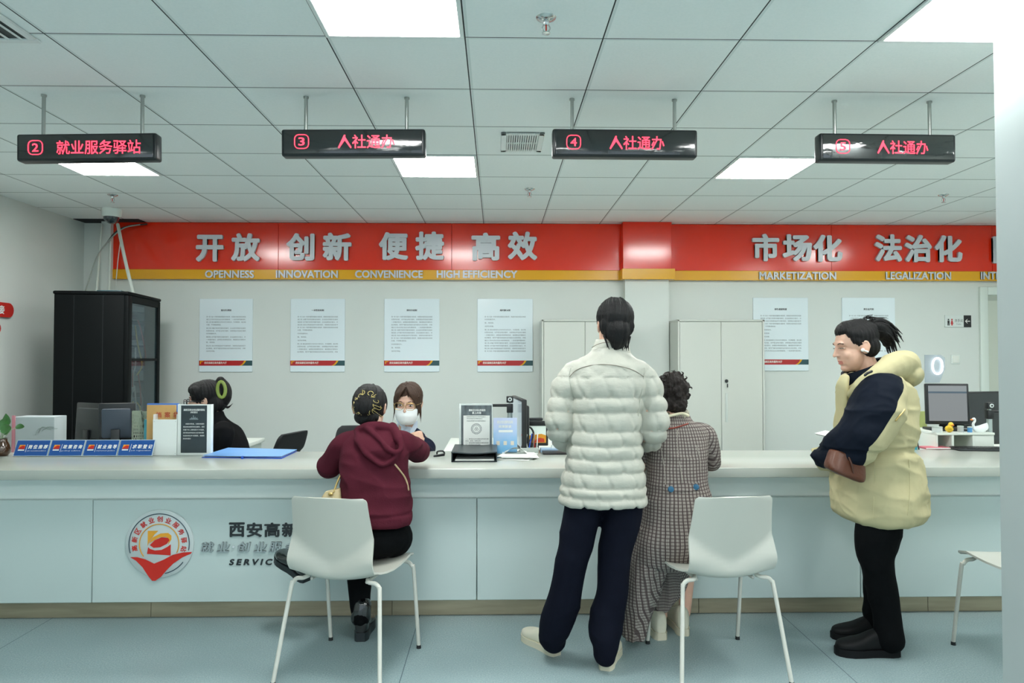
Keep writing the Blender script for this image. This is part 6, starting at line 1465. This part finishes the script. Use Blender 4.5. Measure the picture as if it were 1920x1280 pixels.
# cable loop, pen tray and bits on the desk by the monitor
t = thing('headset', 'black headset hooked beside the edge-on monitor', 'headset', P(988, 835, 4.62)); mb = MB(); mb.tube([P(986, 802, 4.60), P(994, 801, 4.6), P(1000, 810, 4.6), P(998, 821, 4.6), P(990, 830, 4.6), P(990, 842, 4.6)], .006, 8, 4); mb.build('headband', m_black, t); MB().add(*ell(P(991, 838, 4.60), (.022, .014, .03))).build('ear_cushion', m_dark, t)
t = thing('pen_tray', 'grey desk tray full of pens between the leaflet and the quilted coat', 'pen tray', P(1004, 845, 4.42))
zt0 = CT; yy = 4.33; bx('tray', (X(976, yy), yy, CT), (X(1010, yy), yy + .06, CT + .03), m_desk_side, t)
rnd = random.Random(2)
for k in range(9):
    x = X(978 + 3.6 * k, yy + .03); a = rnd.uniform(-.5, .5)
    pm = [m_black, m_steel, mat('pen_red', (170, 50, 46), .4), mat('pen_white', (222, 226, 222), .4), m_fd][k % 5]
    tag(MB().tube([(x, yy + .03 + .003 * (k % 3), CT + .032), (x + .05 * math.sin(a), yy + .03 + .002 * k, CT + .032 + .085 * math.cos(a))], .0035, 8, 1).build('pen', pm, loc=(x, yy + .03, CT + .032)), 'pens and markers standing in the grey desk tray', 'pen', 'pens in the desk tray')
t = thing('card_box', 'pale blue card box beside the quilted coat sleeve', 'box', Fz(1028, 846, CT)); c = Fz(1027, 847, CT); bx('box', (c.x - .045, c.y - .02, CT), (c.x + .06, c.y + .05, CT + .022), mat('pale_blue_card', (150, 176, 200), .5), t)
t = thing('writing_tablet', 'flat black writing tablet at the left of the quilted coat', 'tablet', Fz(1040, 850, CT)); c = Fz(1038, 851, CT); bx('pad', (c.x - .065, c.y - .03, CT), (c.x + .085, c.y + .09, CT + .012), m_black, t, bv=.004)
t = thing('small_bottle', 'small clear bottle with blue cap beside the quilted coat', 'bottle', Fz(1037, 842, CT)); c = Fz(1037, 846.5, CT); MB().lathe(c, [(0, .0), (.013, .0), (.013, .035), (.006, .045), (.006, .05)], 14).build('bottle', m_clear, t); MB().lathe(c + Vector((0, 0, .05)), [(.008, 0), (.008, .014), (0, .015)], 12).build('cap', m_fb, t)

# ---- left: two dark monitors seen from behind, white carrier bag
q = P(176, 793, 4.75); monitor((q.x, q.y, q.z), rad(152), .34, .26, 'dark monitor in front of the server rack, left of the pair', .60, tilt=rad(3))
q = P(220, 792, 4.62); monitor((q.x, q.y, q.z), rad(196), .21, .25, 'slate grey monitor seen from behind, beside the letter rack', .60, tilt=rad(-4), back=mat('slate_plastic', (56, 66, 78), .45))
desk2 = thing('desk', 'low work desk behind the blue plaques carrying two dark monitors', 'desk', (-2.85, 4.8, 0))
bx('desktop', (-3.5, 4.47, .57), (-2.32, 5.12, .599), m_desk, desk2); bx('side_panel', (-3.48, 4.5, 0), (-3.46, 5.1, .569), m_desk_side, desk2); bx('side_panel', (-2.36, 4.5, 0), (-2.34, 5.1, .569), m_desk_side, desk2)
t = thing('carrier_bag', 'white paper carrier bag with a sketch behind the plant', 'bag', (X(70, 4.9), 4.95, .60))
tbl = thing('side_table', 'low white side table against the left wall carrying the paper bag', 'table', (-3.8, 4.95, 0)); bx('top', (-4.2, 4.6, .57), (-3.52, 5.3, .599), m_desk, tbl); bx('pedestal', (-4.0, 4.8, 0), (-3.7, 5.1, .569), m_desk_side, tbl)
x0, x1, z1 = X(30, 4.9), X(108, 4.9), Z(779, 4.9); x0 = max(x0, -4.18)
MB().b2((x0, 4.86, .60), (x1, 5.0, z1), .004).build('bag_body', mat('bag_white', (176, 186, 188), .5), t); bx('pink_edge', (x0 - .002, 4.855, .605), (x0 + .02, 4.862, z1 + .01), mat('bag_pink', (196, 128, 140), .5), t)
mb = MB(); o = P(82, 806, 4.855)
for k in range(5): mb.tube([o + Vector((.02 * k - .05, -.002, -.03 + .012 * k)), o + Vector((.02 * k - .03, -.003, .01 + .012 * (k % 2))), o + Vector((.02 * k + .01, -.002, .02 - .01 * (k % 3)))], .002, 6, 3)
mb.build('sketch', mat('sketch_grey', (150, 164, 160), .5), t)

# ---- right desk with computers
YD = 4.62; zd = .751
t = thing('monitor_riser', 'white two-tier monitor riser on the right desk', 'monitor riser', (X(1765, YD), YD, zd))
x0, x1 = X(1733, YD), X(1840, YD); zr = Z(806, YD) - .01
bx('shelf', (x0, YD - .13, zr - .015), (x1, YD + .22, zr), m_desk, t)
for px in (1733, 1762, 1800): bx('leg', (X(px, YD), YD - .125, zd), (X(px, YD) + .015, YD + .2, zr - .015), m_desk, t)
bx('drawer_box', (X(1800, YD) + .016, YD - .122, zd + .002), (x1, YD + .2, zr - .016), m_desk, t)
q = P(1775, 757, YD + .02)
m_sg = bpy.data.materials.new('screen_window'); m_sg.use_nodes = True
nt = m_sg.node_tree; b = nt.nodes['Principled BSDF']; Xo, Yo, Zo = xyz(nt)
hh = q.z - (zr); band = math_node(nt, 'GREATER_THAN', Zo, hh + .075); band2 = math_node(nt, 'MULTIPLY', math_node(nt, 'GREATER_THAN', Zo, hh + .070), math_node(nt, 'LESS_THAN', Zo, hh + .082))
cc = mix_col(nt, band, lin((118, 122, 124)), lin((128, 134, 136))); cc = mix_col(nt, band2, cc, lin((52, 76, 92)))
nt.links.new(cc, b.inputs['Emission Color']); b.inputs['Emission Strength'].default_value = .75; b.inputs['Base Color'].default_value = (.03, .03, .03, 1); b.inputs['Roughness'].default_value = .3
monitor((q.x, q.y, q.z), rad(-8), .265, .265, 'monitor with a grey window on screen behind the parka', zr, m_sg, tilt=rad(-3))
q = P(1845, 783, 4.85); monitor((q.x, q.y, q.z), rad(10), .30, .36, 'large dark monitor beside the column at the right', zd, tilt=rad(-4))
q = P(1816, 790, 5.05); monitor((q.x, q.y, q.z), rad(-4), .26, .27, 'dark monitor between the grey-window screen and the column', zd)
doc_camera(1856, 4.55, 757, zd, 'document camera with silver column beside the right column', 1, .12)
t = thing('keyboard', 'flat black keyboard at the right end of the counter', 'keyboard', Fz(1835, 844, CT)); a = Fz(1800, 843, CT)
MB().box(a + Vector((.14, -.02, .008)), (.36, .12, .014), rz=rad(-6), bevel=.004).build('keyboard_body', m_dark, t)
kk = MB()
for r_ in range(4):
    for c_ in range(14): kk.box(a + Matrix.Rotation(rad(-6), 3, 'Z') @ Vector((-.025 + .024 * c_, -.05 + .026 * r_, 0)) + Vector((0, -.005, .017)), (.019, .019, .005), rz=rad(-6))
kk.build('keys', m_black, t)
t = thing('rubber_duck', 'small yellow duck figure on the white monitor riser', 'figurine', P(1762, 812, YD)); c = Vector((X(1762, YD), YD - .10, zr))
dk = fuse([ell(c + Vector((0, 0, .022)), (.022, .03, .022)), ell(c + Vector((.004, -.012, .05)), (.016, .016, .016)), ell(c + Vector((-.01, -.02, .03)), (.012, .016, .012))], .003, 2); link_mesh('duck', dk, mat('duck_yellow', (226, 186, 50), .4), t, angle=180)
MB().add(*ell(c + Vector((.004, -.032, .048)), (.008, .007, .004))).build('beak', mat('beak_orange', (220, 120, 40), .4), t)
t = thing('swan_ornament', 'white swan shaped paper ornament on the riser edge', 'ornament', P(1818, 812, YD - .03)); c = Vector((X(1820, YD), YD - .09, zr))
MB().add(*loft([(c + Vector((0, 0, .001)), (.03, 0, 0), (0, .018, 0), 2), (c + Vector((.005, 0, .02)), (.05, 0, 0), (0, .02, 0), 2), (c + Vector((.012, 0, .04)), (.045, 0, .004), (0, .012, 0), 2), (c + Vector((.02, 0, .05)), (.03, 0, .01), (0, .004, 0), 2)], 20, 3)).build('swan_body', m_whpl, t)
MB().tube([c + Vector((-.035, 0, .02)), c + Vector((-.042, 0, .05)), c + Vector((-.030, 0, .072)), c + Vector((-.036, 0, .085)), c + Vector((-.052, 0, .078))], [.009, .008, .007, .008, .004], 10, 4).build('neck', m_whpl, t); MB().add(*ell(c + Vector((-.05, 0, .079)), (.010, .006, .006))).build('beak', MATS['beak_orange'], t)
for i, (px, hh_, rr, col, lab) in enumerate(((1783, .035, .018, (170, 176, 176), 'grey tin standing on the riser, right of the yellow duck'), (1800, .03, .014, (70, 130, 180), 'small blue tin on the riser left of the swan ornament'), (1740, .03, .03, (205, 212, 210), 'white tape roll on the riser left of the yellow duck'))):
    c = Vector((X(px, YD), YD - .10, zr)); t = thing('desk_tin', lab, 'tin', c); MB().lathe(c, [(0, 0), (rr, 0), (rr, hh_), (0, hh_)], 20).build('tin', mat('tin_%d' % i, col, .35), t); MB().lathe(c + Vector((0, 0, hh_)), [(rr * 1.03, 0), (rr * 1.03, .006), (0, .008)], 20).build('lid', m_desk_side, t)
t = thing('notebook', 'pink notebook lying in front of the white riser', 'notebook', Fz(1750, 840, CT)); c = Fz(1750, 840, CT); bx('cover', (c.x - .085, c.y - .06, CT), (c.x + .075, c.y + .03, CT + .012), mat('pink_cover', (206, 112, 124), .5), t); bx('pages', (c.x - .083, c.y - .062, CT + .003), (c.x + .073, c.y + .0, CT + .009), mat('paper', (228, 232, 228), .6), t, bv=0)
t = thing('teal_bag', 'turquoise plastic bag between the parka and the monitor riser', 'bag', P(1724, 815, 4.7)); c = Vector((X(1711, 4.75), 4.75, zd))
link_mesh('bag', fuse([loft([(c + Vector((0, 0, .01)), (.05, 0, 0), (0, .05, 0), 2.5), (c + Vector((0, 0, .09)), (.06, 0, 0), (0, .055, 0), 2.5), (c + Vector((.01, 0, .16)), (.045, 0, 0), (0, .04, 0), 2.3), (c + Vector((.015, 0, .20)), (.03, 0, 0), (0, .03, 0), 2)], 24, 3)], .006, 2, lambda co, no: .008 * folds(co, (16, 16, 16), 3)), mat('turquoise', (62, 164, 180), .35), t, angle=180)
t = thing('green_booklet', 'yellow-green booklet standing behind the turquoise bag', 'booklet', P(1728, 790, 4.9)); bx('booklet', (X(1718, 4.9), 4.9, zd), (X(1739, 4.9), 4.915, Z(772, 4.9)), mat('booklet_green', (196, 206, 130), .5), t)
t = thing('pen', 'dark pen leaning between the parka and the pink notebook', 'pen', P(1721, 840, 4.5)); MB().tube([P(1716, 812, 4.56), P(1723, 842, 4.52)], .004, 8, 1).build('barrel', m_black, t)
cbl = [P(1776, 800, 4.62), P(1780, 818, 4.6), P(1784, 836, 4.58), P(1798, 842, 4.5)]
tag(MB().tube(cbl, .004, 8, 4).build('cable', m_black, loc=cbl[0]), 'black cable hanging from the grey-window monitor', 'cable')
# ---- wall pouch with ring light
Yw = WALL_Y - .012; a, b = P(1735, 717, Yw), P(1772, 665, Yw); t = thing('wall_pouch', 'clear plastic pouch with a glowing oval ring hanging on the wall', 'ring light', ((a.x + b.x) / 2, WALL_Y, a.z))
MB().prism([(0, 0), ((b.x - a.x) * .72, 0), (b.x - a.x, .14), (b.x - a.x, b.z - a.z - .03), ((b.x - a.x) * .8, b.z - a.z), (0, b.z - a.z)], (a.x, Yw + .010, a.z), EX, EZ, .006).build('pouch', mat('pouch_plastic', (206, 218, 226), .12, alpha=.6, coat=.5), t)
c = P(1758, 686, Yw - .004)
MB().tube([c + Vector((.052 * math.copysign(abs(math.cos(k)) ** .8, math.cos(k)), 0, .082 * math.sin(k))) for k in np.linspace(0, 2 * PI, 33)], .009, 8, 1).build('glowing_ring', mat('ring_glow', (240, 245, 245), .3, emit=(1, 1, 1), estr=1.6), t)
